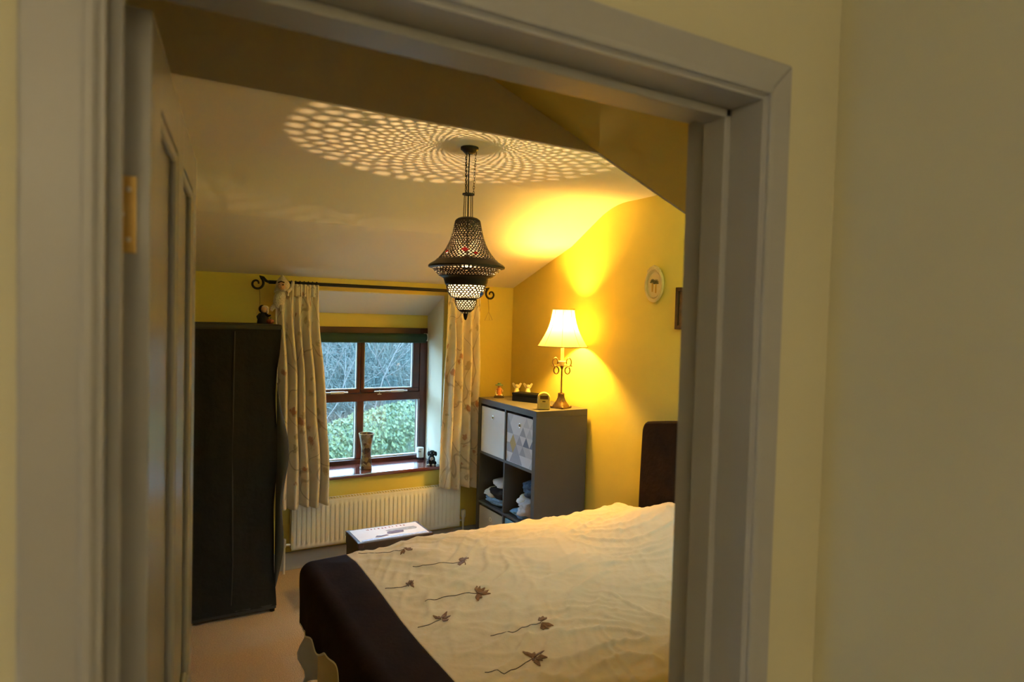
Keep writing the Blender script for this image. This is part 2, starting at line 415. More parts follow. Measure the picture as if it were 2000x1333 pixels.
# upright gable face above the edge of the flat ceiling
struct('wall_gable', MB().prism([(XL - T, YG, ZG), (XG, YG, ZG), (XR + .01, YG, zv(XR + .01)), (XR + .01, YG, zv(XR + .01) + .05), (XG + .14, YG, ZG), (XG + .14, YG, 2.95), (XL - T, YG, 2.95)], (0, .012, 0)), 'ceiling_white', 'upright white downstand across the room above the doorway', 'wall')
# sloping roof plane over the door end
struct('ceiling_vault', MB().prism([(XL - T, Y1 - .02, zv(XL - T)), (XR + T, Y1 - .02, zv(XR + T)), (XR + T, Y1 - .02, zv(XR + T) + .1), (XL - T, Y1 - .02, zv(XL - T) + .1)], (0, YG - Y1 + .023, 0)), 'wall_yellow', 'sloping ceiling over the door end of the room', 'ceiling')
# landing
HX = 0.978
struct('wall_hall_side', MB().box((HX, -2.2, 0), (HX + T, Y0, 2.62)), 'hall_yellow', 'dull yellow landing wall meeting the doorway wall', 'wall')
struct('wall_hall_left', MB().box((-1.3 - T, -2.2, 0), (-1.3, Y0, 2.62)), 'hall_yellow', 'dull yellow landing wall facing the side wall', 'wall')
struct('wall_hall_back', MB().box((-1.3 - T, -2.2 - T, 0), (HX + T, -2.2, 2.62)), 'hall_yellow', 'landing wall behind the doorway viewer', 'wall')
struct('ceiling_hall', MB().box((-1.3 - T, -2.2 - T, 2.6), (HX + T, Y0 + .03, 2.7)), 'ceiling_white', 'flat white landing ceiling', 'ceiling')

# door casing, lining and stops
tr = thing('trim_1', (OX0, Y0, 0), 'grey painted door casing, lining and stops around the doorway', 'door frame', kind='structure')
CW, CY = 0.055, 0.65
def casing(yf, yb):
    """three mitred boards of the casing between planes yf (face) and yb (wall)"""
    d = yb - yf; d0 = (0, d, 0); a, b, z = OX0 - .004, OX1 + .004, OZ + .004
    build('casing_board', MB().prism([(a - CW, yf, 0), (a, yf, 0), (a, yf, z), (a - CW, yf, z + CW)], d0), 'paint_grey', tr, bevel=.003)
    build('casing_board', MB().prism([(b, yf, 0), (b + CW, yf, 0), (b + CW, yf, z + CW), (b, yf, z)], d0), 'paint_grey', tr, bevel=.003)
    build('casing_board', MB().prism([(a, yf, z), (b, yf, z), (b + CW, yf, z + CW), (a - CW, yf, z + CW)], d0), 'paint_grey', tr, bevel=.003)
    # raised bead along the inner edge
    e = .006 if d > 0 else -.006
    bw = .009; q = .003
    build('casing_bead', MB().prism([(a - q - bw, yf - e, 0), (a - q, yf - e, 0), (a - q, yf - e, z + q), (a - q - bw, yf - e, z + q + bw)], (0, e + d * .2, 0)), 'paint_grey', tr, bevel=.002)
    build('casing_bead', MB().prism([(b + q, yf - e, 0), (b + q + bw, yf - e, 0), (b + q + bw, yf - e, z + q + bw), (b + q, yf - e, z + q)], (0, e + d * .2, 0)), 'paint_grey', tr, bevel=.002)
    build('casing_bead', MB().prism([(a - q, yf - e, z + q), (b + q, yf - e, z + q), (b + q + bw, yf - e, z + q + bw), (a - q - bw, yf - e, z + q + bw)], (0, e + d * .2, 0)), 'paint_grey', tr, bevel=.002)
casing(CY, Y0); casing(0.80, Y1)
LY0, LY1 = .6525, .7975
build('lining', MB().box((OX0 - .026, LY0, 0), (OX0, LY1, OZ)), 'paint_grey', tr)
build('lining', MB().box((OX1, LY0, 0), (OX1 + .026, LY1, OZ)), 'paint_grey', tr)
build('lining', MB().box((OX0 - .026, LY0, OZ), (OX1 + .026, LY1, OZ + .026)), 'paint_grey', tr)
build('stop', MB().box((OX0, .709, 0), (OX0 + .013, .752, OZ)), 'paint_grey', tr, bevel=.002)
build('stop', MB().box((OX1 - .013, .709, 0), (OX1, .752, OZ)), 'paint_grey', tr, bevel=.002)
build('stop', MB().box((OX0, .709, OZ - .013), (OX1, .752, OZ)), 'paint_grey', tr, bevel=.002)

# the door itself, standing open
DA = math.radians(8.05); DN = Vector((.0235, .803, 0))
du, dw = Vector((math.sin(DA), math.cos(DA), 0)), Vector((-math.cos(DA), math.sin(DA), 0))
def dtf(p): return DN + du * p.x + dw * p.y + Vector((0, 0, p.z))
DW, DT, DH = .76, .038, 2.012
dr = thing('door_1', DN + Vector((0, 0, .012)), 'grey painted four-panel door standing open into the bedroom', 'door', kind='structure')
def dbox(name, u0_, u1_, w0, w1, z0, z1, m='door_paint', parent=dr, bevel=.0015):
    return build(name, MB().box((u0_, w0, z0), (u1_, w1, z1), tf=dtf), m, parent, bevel=bevel)
PU = ((.092, .335), (.425, .668)); PZ = ((.24, .74), (.96, 1.935))
dbox('stile', 0, .092, 0, DT, .012, DH); dbox('stile', .668, DW, 0, DT, .012, DH); dbox('muntin', .335, .425, 0, DT, .012, DH)
for a, b in PU:
    for z0, z1 in ((.012, .24), (.74, .96), (1.935, DH)): dbox('rail', a, b, 0, DT, z0, z1)
    for z0, z1 in PZ:
        p = dbox('panel', a, b, .011, DT - .011, z0, z1)
        for w0, w1 in ((.001, .012), (DT - .012, DT - .001)):
            g = .018
            for (ua, ub, za, zb) in ((a, a + g, z0, z1), (b - g, b, z0, z1), (a + g, b - g, z0, z0 + g), (a + g, b - g, z1 - g, z1)):
                dbox('panel_moulding', ua, ub, w0, w1, za, zb, parent=p, bevel=.006)
for z0 in (1.757, .98, .2):
    h = build('hinge', MB().box((-.0022, .013, z0), (.0004, DT, z0 + .080), tf=dtf), 'brass', dr, bevel=.0006)
    k = dtf(Vector((-.002, DT + .002, 0)))
    build('knuckle', MB().tube([(k.x, k.y, z0), (k.x, k.y, z0 + .080)], .0045, 10), 'brass', h, smooth=True)
    for dz in (.014, .040, .066):
        c = dtf(Vector((-.0024, .020 if dz != .04 else .026, z0 + dz)))
        build('screw', MB().ball(c, (.0028, .0012, .0028), 8), 'steel', h, smooth=True)

# skirting boards
struct('baseboard_window', MB().box((XL, YW - .018, 0), (XR, YW, .118)), 'skirting_paint', 'grey painted skirting board under the radiator', 'skirting', bevel=.005)
struct('baseboard_lamp', MB().box((XR - .018, Y1, 0), (XR, YW - .018, .118)), 'skirting_paint', 'painted skirting board behind the bed and shelf', 'skirting', bevel=.005)

# ------------------------------------------------------------------ window
wn = thing('window_1', ((RX0 + RX1) / 2, YF, .6), 'mahogany-stained wooden casement window with four panes', 'window', kind='structure')
FZ0, FZ1 = .600, 1.605
mx = 1.503                                # mullion centre
WX0, WX1 = 1.00, 2.02
def wb(name, a, b, m='mahogany', parent=wn, bevel=.004): return build(name, MB().box(a, b), m, parent, bevel=bevel)
y0, y1 = YF - .005, YF + .075
wb('frame_jamb', (WX0 - .01, y0, FZ0), (WX0 + .055, y1, FZ1)); wb('frame_jamb', (WX1 - .055, y0, FZ0), (WX1 + .012, y1, FZ1))
wb('frame_head', (WX0 + .055, y0, FZ1 - .055), (WX1 - .055, y1, FZ1)); wb('frame_cill', (WX0 + .055, y0 - .012, FZ0 - .03), (WX1 - .055, y1, FZ0 + .032))
wb('mullion', (mx - .026, y0 + .004, FZ0 + .032), (mx + .026, y1, 1.058)); wb('transom', (WX0 + .055, y0 - .008, 1.058), (WX1 - .055, y1, 1.118))
for xa, xb in ((WX0 + .055, mx), (mx, WX1 - .055)):
    # top-hung opening sash
    sa, sb, za, zb = xa + .001, xb - .001, 1.119, FZ1 - .056
    f = .024 if True else 0
    r = .055 if xb > 1.6 else .03
    sash = wb('sash', (sa, y0 + .006, za), (sb, y1 - .02, za + .030))
    la = .055 if xa < 1.2 else .026; lb = .055 if xb > 1.6 else .026
    wb('sash_rail', (sa, y0 + .006, zb - .05), (sb, y1 - .02, zb), parent=sash)
    wb('sash_stile', (sa, y0 + .006, za + .03), (sa + la, y1 - .02, zb - .05), parent=sash)
    wb('sash_stile', (sb - lb, y0 + .006, za + .03), (sb, y1 - .02, zb - .05), parent=sash)
    wb('pane', (sa + la - .003, y0 + .030, za + .027), (sb - lb + .003, y0 + .034, zb - .047), 'glass', sash, 0)
    for (a, b) in (((sa + la, y0 + .012, za + .03), (sa + la + .005, y0 + .03, zb - .05)), ((sb - lb - .005, y0 + .012, za + .03), (sb - lb, y0 + .03, zb - .05)), ((sa + la, y0 + .012, za + .03), (sb - lb, y0 + .03, za + .035))):
        wb('glazing_bead', a, b, 'pane_bead', sash, 0)
    # casement stay
    cx = (sa + sb) / 2
    st = build('window_stay', MB().box((cx - .13, y0 - .012, za + .004), (cx + .13, y0 - .004, za + .014)).box((cx + .0, y0 - .018, za + .001), (cx + .10, y0 - .006, za + .018)), 'steel', wn, bevel=.002)
    build('stay_pin', MB().tube([(cx - .09, y0 - .010, za - .012), (cx - .09, y0 - .010, za + .020)], .004, 8), 'steel', st, smooth=True)
    build('stay_bracket', MB().box((cx - .105, y0 - .013, za - .014), (cx - .075, y0 + .006, za - .008)), 'steel', st)
    # fixed lower light
    lo = wb('pane', (xa + (.0 if xa < 1.2 else .026), y0 + .036, FZ0 + .03), (xb - (.026 if xb < 1.6 else 0), y0 + .040, 1.06), 'glass', wn, 0)
    xa2, xb2 = (xa, xb - .026) if xa < 1.2 else (xa + .026, xb)
    for (a, b) in (((xa2, y0 + .014, FZ0 + .032), (xa2 + .005, y0 + .036, 1.058)), ((xb2 - .006, y0 + .014, FZ0 + .032), (xb2, y0 + .036, 1.058)), ((xa2, y0 + .014, FZ0 + .032), (xb2, y0 + .036, FZ0 + .040))):
        wb('glazing_bead', a, b, 'pane_bead', wn, 0)
struct('trim_2', MB().box((RX0 - .03, YW - .035, .575), (RX1 + .03, YW + .001, .600)).box((RX0, YW, .575), (RX1, YF + .01, .600)), 'sill_wood', 'glossy mahogany window sill', 'window sill', bevel=.006)

# ================================================================== OUTSIDE
def hz(x, y): return -.42 + 3.3 * sm(9.6, 18.0, y) + .25 * noise.noise((x * .35, y * .35, 1)) * min(1, max(0, (y - 9.5) / 3))
struct('ground', MB().box((-8, YW + .55, -.5), (20, 10.4, -.36)), 'pale_ground', 'pale wet ground outside the window', 'ground')
struct('hillside', MB().grid(lambda u, v: (lerp(-14, 34, u), lerp(10.0, 34, v), hz(lerp(-14, 34, u), lerp(10.0, 34, v))), 60, 40), 'hill_soil', 'steep overgrown hillside beyond the garden', 'hill', smooth=True, angle=180)
# ivy hedge
hg = thing('ivy_hedge', (3.1, 8.9, -.36), 'dense bright green ivy hedge outside the window', 'hedge')
def hedge_h(x): return .34 + .16 * noise.noise((x * 1.3, 3, 0)) - .20 * sm(3.15, 2.4, x)
core = MB().grid(lambda u, v: (lerp(-.5, 7.5, u), 8.9 + .42 * math.cos(PI * v) * (-1), -.37 + (hedge_h(lerp(-.5, 7.5, u)) + .28) * math.sin(PI * v) ** .6), 60, 12)
build('hedge_core', core, 'ivy_leaf', hg, smooth=True)
lv = MB()
for i in range(15000):
    x = random.uniform(-.5, 7.5); t = random.uniform(.0, .75); top = hedge_h(x) + .37 - .36 + .28
    c = Vector((x, 8.9 - .50 * math.cos(PI * t) + random.uniform(-.10, .06), -.36 + (hedge_h(x) + .34) * math.sin(PI * t) ** .6 * random.uniform(.95, 1.12)))
    s = random.uniform(.014, .036); a = random.uniform(0, 2 * PI)
    n = Vector((random.gauss(0, .5), -1 + random.gauss(0, .4), .7 + random.gauss(0, .4))).normalized()
    e1 = n.cross(Vector((math.cos(a), math.sin(a), .3))).normalized(); e2 = n.cross(e1)
    lv.add([c - e1 * s, c + e2 * s * .7 + n * s * .2, c + e1 * s * 1.1, c - e2 * s * .7 + n * s * .2], [(0, 1, 2, 3)])
build('foliage', lv, 'ivy_leaf', hg, kind='stuff')
# bare trees
def bare_tree(x, y, h, label, seed, lean=0.0):
    rnd = random.Random(seed); z = hz(x, y) if y > 10 else -.36
    t = thing('bare_tree', (x, y, z - .05), label, 'tree', 'bare saplings on the hillside')
    trunk = MB(); br = MB()
    def grow(p, d, L, r, depth, mb):
        pts = [p]; rs = [r]; n = 5
        for i in range(n):
            d = (d + Vector((rnd.gauss(0, .16), rnd.gauss(0, .16), rnd.gauss(.05, .10)))).normalized(); p = p + d * (L / n); pts.append(p); rs.append(r * (1 - .55 * (i + 1) / n))
            if depth < 3 and i >= 1:
                for _ in range(2 if depth < 2 else 1):
                    nd = (d + Vector((rnd.gauss(0, .8), rnd.gauss(0, .6), rnd.gauss(.15, .5)))).normalized(); grow(p, nd, L * rnd.uniform(.4, .65), r * .5, depth + 1, br)
        mb.tube(pts, rs, 5 if depth < 2 else 4)
    grow(Vector((x, y, z - .1)), Vector((lean, 0, 1)).normalized(), h, h * .0048, 0, trunk)
    build('trunk', trunk, 'bark', t, smooth=True); build('branches', br, 'bark', t, smooth=True, kind='stuff')
bare_tree(3.55, 10.6, 2.6, 'tall pale bare sapling with forked trunk behind the ivy hedge', 3, .15)
bare_tree(4.35, 11.2, 3.0, 'leaning bare tree rising behind the ivy hedge', 11, -.35)
bare_tree(2.75, 10.4, 2.2, 'thin bare shrub with reddish twigs at the hedge end', 5, .25)
bare_tree(5.6, 12.5, 3.4, 'bare tree higher on the overgrown hillside', 8, .2)
bare_tree(3.9, 13.5, 3.2, 'small bare tree far up the hillside', 21, -.1)
bare_tree(2.2, 9.8, 2.4, 'arching bare branches beside the hedge', 31, .5)
ug = MB()
for i in range(26000):
    y = 10.2 + 9 * random.random() ** 1.4; x = y * random.uniform(.15, .62); z = hz(x, y)
    h = random.uniform(.15, .55); a = random.gauss(0, .7); wd = random.uniform(.004, .012)
    p = Vector((x, y, z - .02)); q = p + Vector((math.sin(a) * h, random.gauss(-.1, .15), math.cos(a) * h * .8)); e = Vector((wd, 0, wd * .6))
    m = (p + q) / 2 + Vector((random.gauss(0, .05), 0, .06))
    ug.add([p - e, p + e, m + e, m - e, q], [(0, 1, 2, 3), (3, 2, 4)])
tag(build('undergrowth', ug, 'twig'), 'tangle of pale twigs and dry stems covering the hillside', 'undergrowth', kind='stuff')


# ================================================================== BED
def bed():
    b = thing('bed', (1.64, 2.24, 0), 'double divan bed with dark brown upholstered headboard', 'bed')
    bx0, bx1, by0, by1 = .755, 2.535, 1.55, 2.94
    build('divan_base', MB().box((bx0, by0, .045), (bx1, by1, .325)), 'divan', b, bevel=.012)
    build('mattress', MB().box((bx0, by0, .325), (bx1, by1, .545)), 'mattress', b, bevel=.03)
    for x in (bx0 + .08, bx1 - .08):
        for y in (by0 + .08, by1 - .08): build('caster', MB().lathe([(.022, 0), (.026, .02), (.02, .047)], (x, y, 0), 12), 'black_box', b, smooth=True)
    # grey valance corner hanging at the far side of the foot
    def vf(u, v):
        x = lerp(.70, 2.3, u); return (x + .02 * math.sin(9 * v), 2.985 + .02 * math.sin(u * 60) * v + .03 * v, lerp(.33, .012, v))
    build('valance', MB().grid(vf, 80, 10), 'mattress', b, smooth=True, solid=.003, label='grey valance cloth')
    # headboard outline, scooped corner
    yl, yr = 2.862, 1.62
    pts = []
    for t in range(0, 11): pts.append((yl + .012 * math.sin(PI * (t / 10)) * (-1 if t < 5 else 1) , lerp(.05, 1.07, t / 10)))
    for k in range(1, 7):
        a = PI / 2 * k / 6; pts.append((yl - .05 * (1 - math.cos(a)), 1.07 + .072 * math.sin(a)))
    for k in range(1, 10): t = k / 10; pts.append((lerp(yl - .05, yr + .05, t), 1.142 + .06 * math.sin(PI * t)))
    n = len(pts)
    for k in range(0, 7):
        a = PI / 2 * (1 - k / 6); pts.append((yr + .05 * (1 - math.cos(a)), 1.07 + .072 * math.sin(a)))
    pts += [(yr, .05)]
    build('headboard', MB().prism([(2.54, y, z) for y, z in pts], (.05, 0, 0)), 'headboard', b, bevel=.012, smooth=True, label='dark brown upholstered headboard')
    return b
bed()

XF, YN, YFAR = .735, 1.52, 2.955
def duvet_top(x, y):
    z = .572 + .032 * sm(.9, 1.5, x) + .022 * sm(2.0, 2.5, x)
    z += .12 * sm(1.95, 2.42, x) * sm(2.86, 2.50, y) * sm(1.45, 1.75, y)
    z += .010 * sm(2.2, 2.45, x) * sm(2.6, 2.85, y)
    e = min(x - XF, YFAR - y, y - YN)
    z += .036 * sm(2.2, 2.85, y) * (1 - .5 * sm(2.0, 2.5, x)); z -= .014 * (1 - sm(0, .14, e))
    n1 = noise.noise((x * 2.2, y * 2.2, 2.0)); z += .009 * n1
    k = sm(.86, 1.0, x)
    for ang, fx, fy, am, sd in ((.5, 2.2, 9.0, .014, 1.0), (-.55, 2.6, 10.5, .011, 5.0), (1.05, 4.0, 14.0, .007, 9.0), (.2, 6.0, 22.0, .004, 13.0)):
        u_ = (x * math.cos(ang) + y * math.sin(ang)) * fx; v_ = (-x * math.sin(ang) + y * math.cos(ang)) * fy
        n_ = noise.noise((u_ + .6 * noise.noise((x * 4, y * 4, sd)), v_ + 1.2 * noise.noise((x * 3, y * 3, sd + 2)), sd))
        m_ = .35 + .65 * max(0, .5 + noise.noise((x * 1.7 + sd, y * 1.7, 3)))
        z += k * am * m_ * ((1 - min(1, abs(n_) * 2.6)) ** 1.6 - .3)
    return z
def duvet_pt(a, b):
    ox = max(0, -a); yy = YN + b
    oy = 0; sy = 0
    if yy > YFAR: oy = yy - YFAR; sy = 1
    elif yy < YN: oy = YN - yy; sy = -1
    bx = XF + max(a, 0); by = min(max(yy, YN), YFAR)
    z = duvet_top(bx, by)
    h = math.hypot(ox, oy)
    if h < 1e-6: return Vector((bx, by, z))
    d = (ox ** 8 + oy ** 8) ** (1 / 8)
    dx, dy = -ox / h, sy * oy / h
    R = .055
    if d < R * PI / 2: o, dr_ = R * math.sin(d / R), R * (1 - math.cos(d / R))
    else: o, dr_ = R + (d - R * PI / 2) * .06, R + (d - R * PI / 2) * .995
    s = by * 1.0 - bx * 1.0
    o += .022 * math.sin(s * 13 + 1.2) * sm(.08, .30, dr_) + .012 * noise.noise((s * 5, dr_ * 5, 9)) * sm(.03, .15, dr_)
    return Vector((bx + dx * o, by + dy * o, z - dr_))
def duvet():
    HEM = .212
    du_ = tag(bpy.data.objects.new('duvet', None), 'cream duvet with embroidered flowers and a dark brown foot band', 'duvet')
    COL.objects.link(du_); du_.location = (1.6, 2.24, .56); ORIG[du_.name] = Vector((1.6, 2.24, .56))
    A0, AB, A1 = -HEM, .152, 1.76
    B0, B1 = -.28, (YFAR - YN) + .28
    HP = [(1.2, .02), (1.7, -.02), (2.05, .015), (2.24, -.005), (2.345, -.035), (2.50, .0), (2.60, .045), (2.655, .012), (2.78, .05), (2.90, .085), (3.3, .085)]
    def hem(b):     # uneven length of the hem at the foot
        y = YN + b
        for (ya, va), (yb, vb) in zip(HP, HP[1:]):
            if ya <= y <= yb: return lerp(va, vb, sm(ya, yb, y))
        return 0
    def fn(a0, a1):
        def f(u, v):
            b = lerp(B0, B1, v); a = lerp(a0, a1, u)
            if a < 0: a *= 1 + hem(b) / HEM * (-a / HEM)
            return duvet_pt(a, b)
        return f
    band = MB().grid(fn(A0, AB), 46, 240); cream = MB().grid(fn(AB, A1), 240, 240)
    bo = build('foot_band', band, 'duvet_brown', du_, smooth=True, angle=180, solid=.006, label='dark brown satin foot band')
    co = build('cover', cream, 'duvet_cream', du_, smooth=True, angle=180, solid=.006)
    # pale piping / lining along the hem of the foot band
    hp = [fn(A0, AB)(0, v / 150) + Vector((-.001, 0, -.002)) for v in range(151)]
    build('hem_lining', MB().tube(hp, .005, 6), 'mattress', du_, smooth=True, label='pale lining showing along the hem')
    bvh = BVHTree.FromPolygons([v[:] for v in cream.v], cream.f)
    def drop(p):
        h = bvh.ray_cast(Vector((p.x, p.y, 2)), Vector((0, 0, -1)))
        return (h[0] if h[0] else p) + Vector((0, 0, .0048))
    def px(x, y):
        p = at_z(x, y, .59)
        for _ in range(4): p = at_z(x, y, drop(p).z)
        return drop(p)
    FL = [((790, 1073), [(700, 1081), (745, 1080), (780, 1076)], .8), ((898, 1098), [(806, 1108), (845, 1103), (885, 1101)], 1.1), ((798, 1143), [(752, 1150), (770, 1149), (790, 1146)], .8),
          ((932, 1160), [(830, 1175), (865, 1167), (915, 1163)], 1.2), ((862, 1210), [(816, 1226), (838, 1221), (852, 1214)], .95), ((1057, 1215), [(958, 1242), (1000, 1236), (1020, 1226), (1042, 1219)], 1.1), ((1040, 1287), [(947, 1314), (985, 1309), (1012, 1305), (1034, 1291)], 1.1)]
    for k, (hd, stm, s) in enumerate(FL):
        rnd = random.Random(k + 40); c = px(*hd); sp = [px(*q) for q in stm] + [c]
        st = MB(); dense = []
        for i in range(len(sp) - 1):
            for j in range(6): dense.append(drop(sp[i].lerp(sp[i + 1], j / 6)))
        st.tube(dense + [c], .0013, 5)
        fl = MB(); ang0 = math.atan2((c - sp[0]).y, (c - sp[0]).x)
        for j in range(13):
            a = ang0 + rnd.uniform(-1.9, 1.9); L = .036 * s * rnd.uniform(.5, 1.3); wd = L * .20
            d = Vector((math.cos(a), math.sin(a), 0)); e = Vector((-d.y, d.x, 0)); b0 = c + d * .004
            ps = [b0, b0 + d * L * .5 + e * wd, b0 + d * L * .95 + e * wd * .35, b0 + d * L, b0 + d * L * .5 - e * wd]
            fl.prism([drop(p) for p in ps], (0, 0, .002))
        f = build('embroidered_flower', fl, 'stitch', du_); build('stem', st, 'stem_stitch', f, smooth=True)
duvet()

# ================================================================== CUBE SHELF UNIT AND WHAT IT HOLDS
SX0, SX1, SY0, SY1, SZ = 2.200, 2.590, 3.440, 4.215, 1.128
def shelf_unit():
    t = thing('cube_shelf_unit', ((SX0 + SX1) / 2, (SY0 + SY1) / 2, 0), 'grey cube shelf unit of six compartments standing by the window', 'shelf unit')
    e, d = .040, .016
    def p(n, a, b): return build(n, MB().box(a, b), 'shelf_grey', t, bevel=.0015)
    p('top_panel', (SX0, SY0, SZ - e), (SX1, SY1, SZ)); p('bottom_panel', (SX0, SY0, 0), (SX1, SY1, e))
    p('side_panel', (SX0, SY0, e), (SX1, SY0 + e, SZ - e)); p('side_panel', (SX0, SY1 - e, e), (SX1, SY1, SZ - e))
    ym = (SY0 + SY1) / 2; ch = (SZ - 2 * e - 2 * d) / 3
    p('back_panel', (SX1 - .006, SY0 + e, e), (SX1 - .001, SY1 - e, SZ - e))
    zs = []
    for r in range(3):
        z0 = e + r * (ch + d); zs.append(z0)
        p('divider', (SX0 + .001, ym - d / 2, z0), (SX1 - .006, ym + d / 2, z0 + ch))
        if r < 2: p('shelf', (SX0 + .001, SY0 + e, z0 + ch), (SX1 - .006, SY1 - e, z0 + ch + d))
    return zs, ch, (SY0 + e, ym - d / 2), (ym + d / 2, SY1 - e)
ZS, CH, CN, CF = shelf_unit()
def grommet(parent, x, y, z):
    build('grommet', MB().tube(circ((x - .001, y, z), .013, 20, 'x'), .0035, 8, closed=True), 'steel', parent, smooth=True, label='metal finger-hole ring')
def storage_box(cell, z0, m, label, inset=.006):
    y0_, y1_ = cell; g = .004; x0 = SX0 + inset
    t = thing('storage_box', (x0 + .16, (y0_ + y1_) / 2, z0 + .0005), label, 'storage box')
    a, b = y0_ + g, y1_ - g; zt = z0 + CH - .018; w_ = .006
    # front panel with a round finger hole right through it
    cy_, cz_, n = (a + b) / 2, zt - .062, 32; hole, rim = [], []
    for k in range(n):
        an = 2 * PI * (k + .5) / n; dy, dz = math.cos(an), math.sin(an); hole.append((cy_ + .011 * dy, cz_ + .011 * dz))
        q = min(((b - cy_) if dy > 0 else (cy_ - a)) / max(abs(dy), 1e-9), ((zt - cz_) if dz > 0 else (cz_ - z0 - .001)) / max(abs(dz), 1e-9))
        rim.append((cy_ + q * dy, cz_ + q * dz))
    for yc, zc in ((b, zt), (a, zt), (a, z0 + .001), (b, z0 + .001)):      # square the outline up at its corners
        k = min(range(n), key=lambda k: (rim[k][0] - yc) ** 2 + (rim[k][1] - zc) ** 2); rim[k] = (yc, zc)
    vs = [(x, y, z) for x in (x0, x0 + w_) for ring in (hole, rim) for y, z in ring]; fs = []
    for k in range(n):
        l = (k + 1) % n
        fs += [(k, l, n + l, n + k), (2 * n + k, 3 * n + k, 3 * n + l, 2 * n + l), (k, 2 * n + k, 2 * n + l, l), (n + k, n + l, 3 * n + l, 3 * n + k)]
    build('front_panel', MB().add(vs, fs), m, t)
    build('side_panel', MB().box((x0 + w_, a, z0 + .001), (x0 + .36, a + w_, zt)), m, t)
    build('side_panel', MB().box((x0 + w_, b - w_, z0 + .001), (x0 + .36, b, zt)), m, t)
    build('back_panel', MB().box((x0 + .354, a + w_, z0 + .001), (x0 + .36, b - w_, zt)), m, t)
    build('base', MB().box((x0 + w_, a + w_, z0 + .001), (x0 + .354, b - w_, z0 + .007)), m, t)
    grommet(t, x0, (a + b) / 2, zt - .062)
    return t, x0, a, b, z0, zt
storage_box(CF, ZS[2], 'box_white', 'plain white fabric storage box in the top row of the shelf unit')
tb, bx, ba, bb, bz, bt = storage_box(CN, ZS[2], 'print_0', 'storage box with a grey and white diamond print in the shelf unit', .010)
pm = MB(); nc, nr = 4, 5; rnd = random.Random(12)
cw, chh = (bb - ba - .006) / nc, (bt - bz - .008) / nr
hy, hz_ = (ba + bb) / 2, bt - .062
def print_tri(tri, k):                  # keeps the print clear of the finger hole
    c = sum(tri, Vector()) / 3; size = max((p - c).length for p in tri); d = math.hypot(c.y - hy, c.z - hz_)
    if d > .013 + size: pm.add(tri, [(0, 1, 2)], k)
    elif size < .0016:
        if d > .013: pm.add(tri, [(0, 1, 2)], k)
    else:
        a, b, e = tri; ab, be, ea = (a + b) / 2, (b + e) / 2, (e + a) / 2
        for q in ((a, ab, ea), (ab, b, be), (ea, be, e), (ab, be, ea)): print_tri(list(q), k)
for r in range(nr):                     # printed front: rows of triangles in greys with one mustard diamond
    for c in range(2 * nc + 1):
        def P(i, top): return (bx - .0008, min(max(ba + .003 + i * cw / 2, ba + .003), bb - .003), bz + .005 + (r + (1 if top else 0)) * chh)
        upt = (c + r) % 2 == 0
        tri = [P(c - 1, not upt), P(c + 1, not upt), P(c, upt)]
        k = rnd.choice([1, 1, 2, 4, 0]) if upt else rnd.choice([0, 0, 0, 1, 4])
        if (r, c) in ((2, 6), (1, 6)): k = 3
        if len(set(tri)) == 3: print_tri([Vector(p) for p in tri], k)
build('diamond_print', pm, ['print_0', 'print_1', 'print_2', 'print_3', 'print_4'], tb, label='printed diamonds in white, grey, navy and mustard')
storage_box(CF, ZS[0], 'box_cream', 'cream fabric storage box in the bottom row of the shelf unit')
storage_box(CN, ZS[0], 'box_blue', 'bright blue storage box in the bottom row of the shelf unit', .012)
def garment(name, c, r, m, label, seed, cat='clothes', fold=1.0):
    """soft crumpled folded cloth, flattened below"""
    def tf(p):
        q = Vector((p.x / r[0], p.y / r[1], p.z / r[2]))
        s = 1 + .24 * noise.noise((q.x * 1.5 + seed * 7, q.y * 1.5, q.z * 1.5)) + .13 * fold * noise.noise((q.x * 4 + seed, q.y * 3, q.z * 5))
        sq = 1 / max(.78, (abs(q.x) ** 4 + abs(q.y) ** 4 + abs(q.z) ** 4) ** .25)
        k = s * (1 + .45 * (sq - 1))
        return Vector((p.x * k, p.y * k, max(p.z * k, -r[2] * .9)))
    return tag(build(name, MB().ball(c, r, 32, tf=tf), m, smooth=True, angle=180), label, cat, 'clothes on the middle shelf')
zsh = ZS[1]
yF, yN_ = sum(CF) / 2, sum(CN) / 2
garment('folded_garment', (2.335, yF + .005, zsh + .030), (.12, .135, .032), 'cloth_blue', 'pale blue folded cloth at the bottom of the far pile', 1)
garment('folded_garment', (2.300, yF + .065, zsh + .068), (.09, .075, .040), 'cloth_white', 'rolled white cloth tucked beside the black garment', 2)
garment('folded_garment', (2.315, yF - .030, zsh + .085), (.105, .105, .040), 'cloth_black', 'black folded garment between white cloths', 3)
garment('folded_garment', (2.375, yF - .005, zsh + .140), (.125, .135, .026), 'cloth_white', 'white crumpled shirt on top of the black garment', 4)
garment('folded_garment', (2.480, yF - .075, zsh + .215), (.06, .05, .045), 'cloth_grey', 'taupe knitted cloth at the back of the shelf', 9)
garment('folded_garment', (2.330, yN_ + .03, zsh + .026), (.12, .12, .028), 'cloth_blue', 'blue and white folded cloth under the crumpled white shirt', 5)
garment('folded_garment', (2.310, yN_ - .050, zsh + .075), (.105, .085, .058), 'cloth_grey', 'crumpled pale grey shirt spilling over the shelf edge', 6, fold=1.6)
garment('folded_garment', (2.330, yN_ + .050, zsh + .105), (.085, .060, .038), 'cloth_white', 'white cloth wedged under the navy garment', 7)
garment('folded_garment', (2.370, yN_ - .035, zsh + .185), (.120, .115, .058), 'cloth_navy', 'navy checked garment bundled on top of white shirts', 8, fold=1.4)

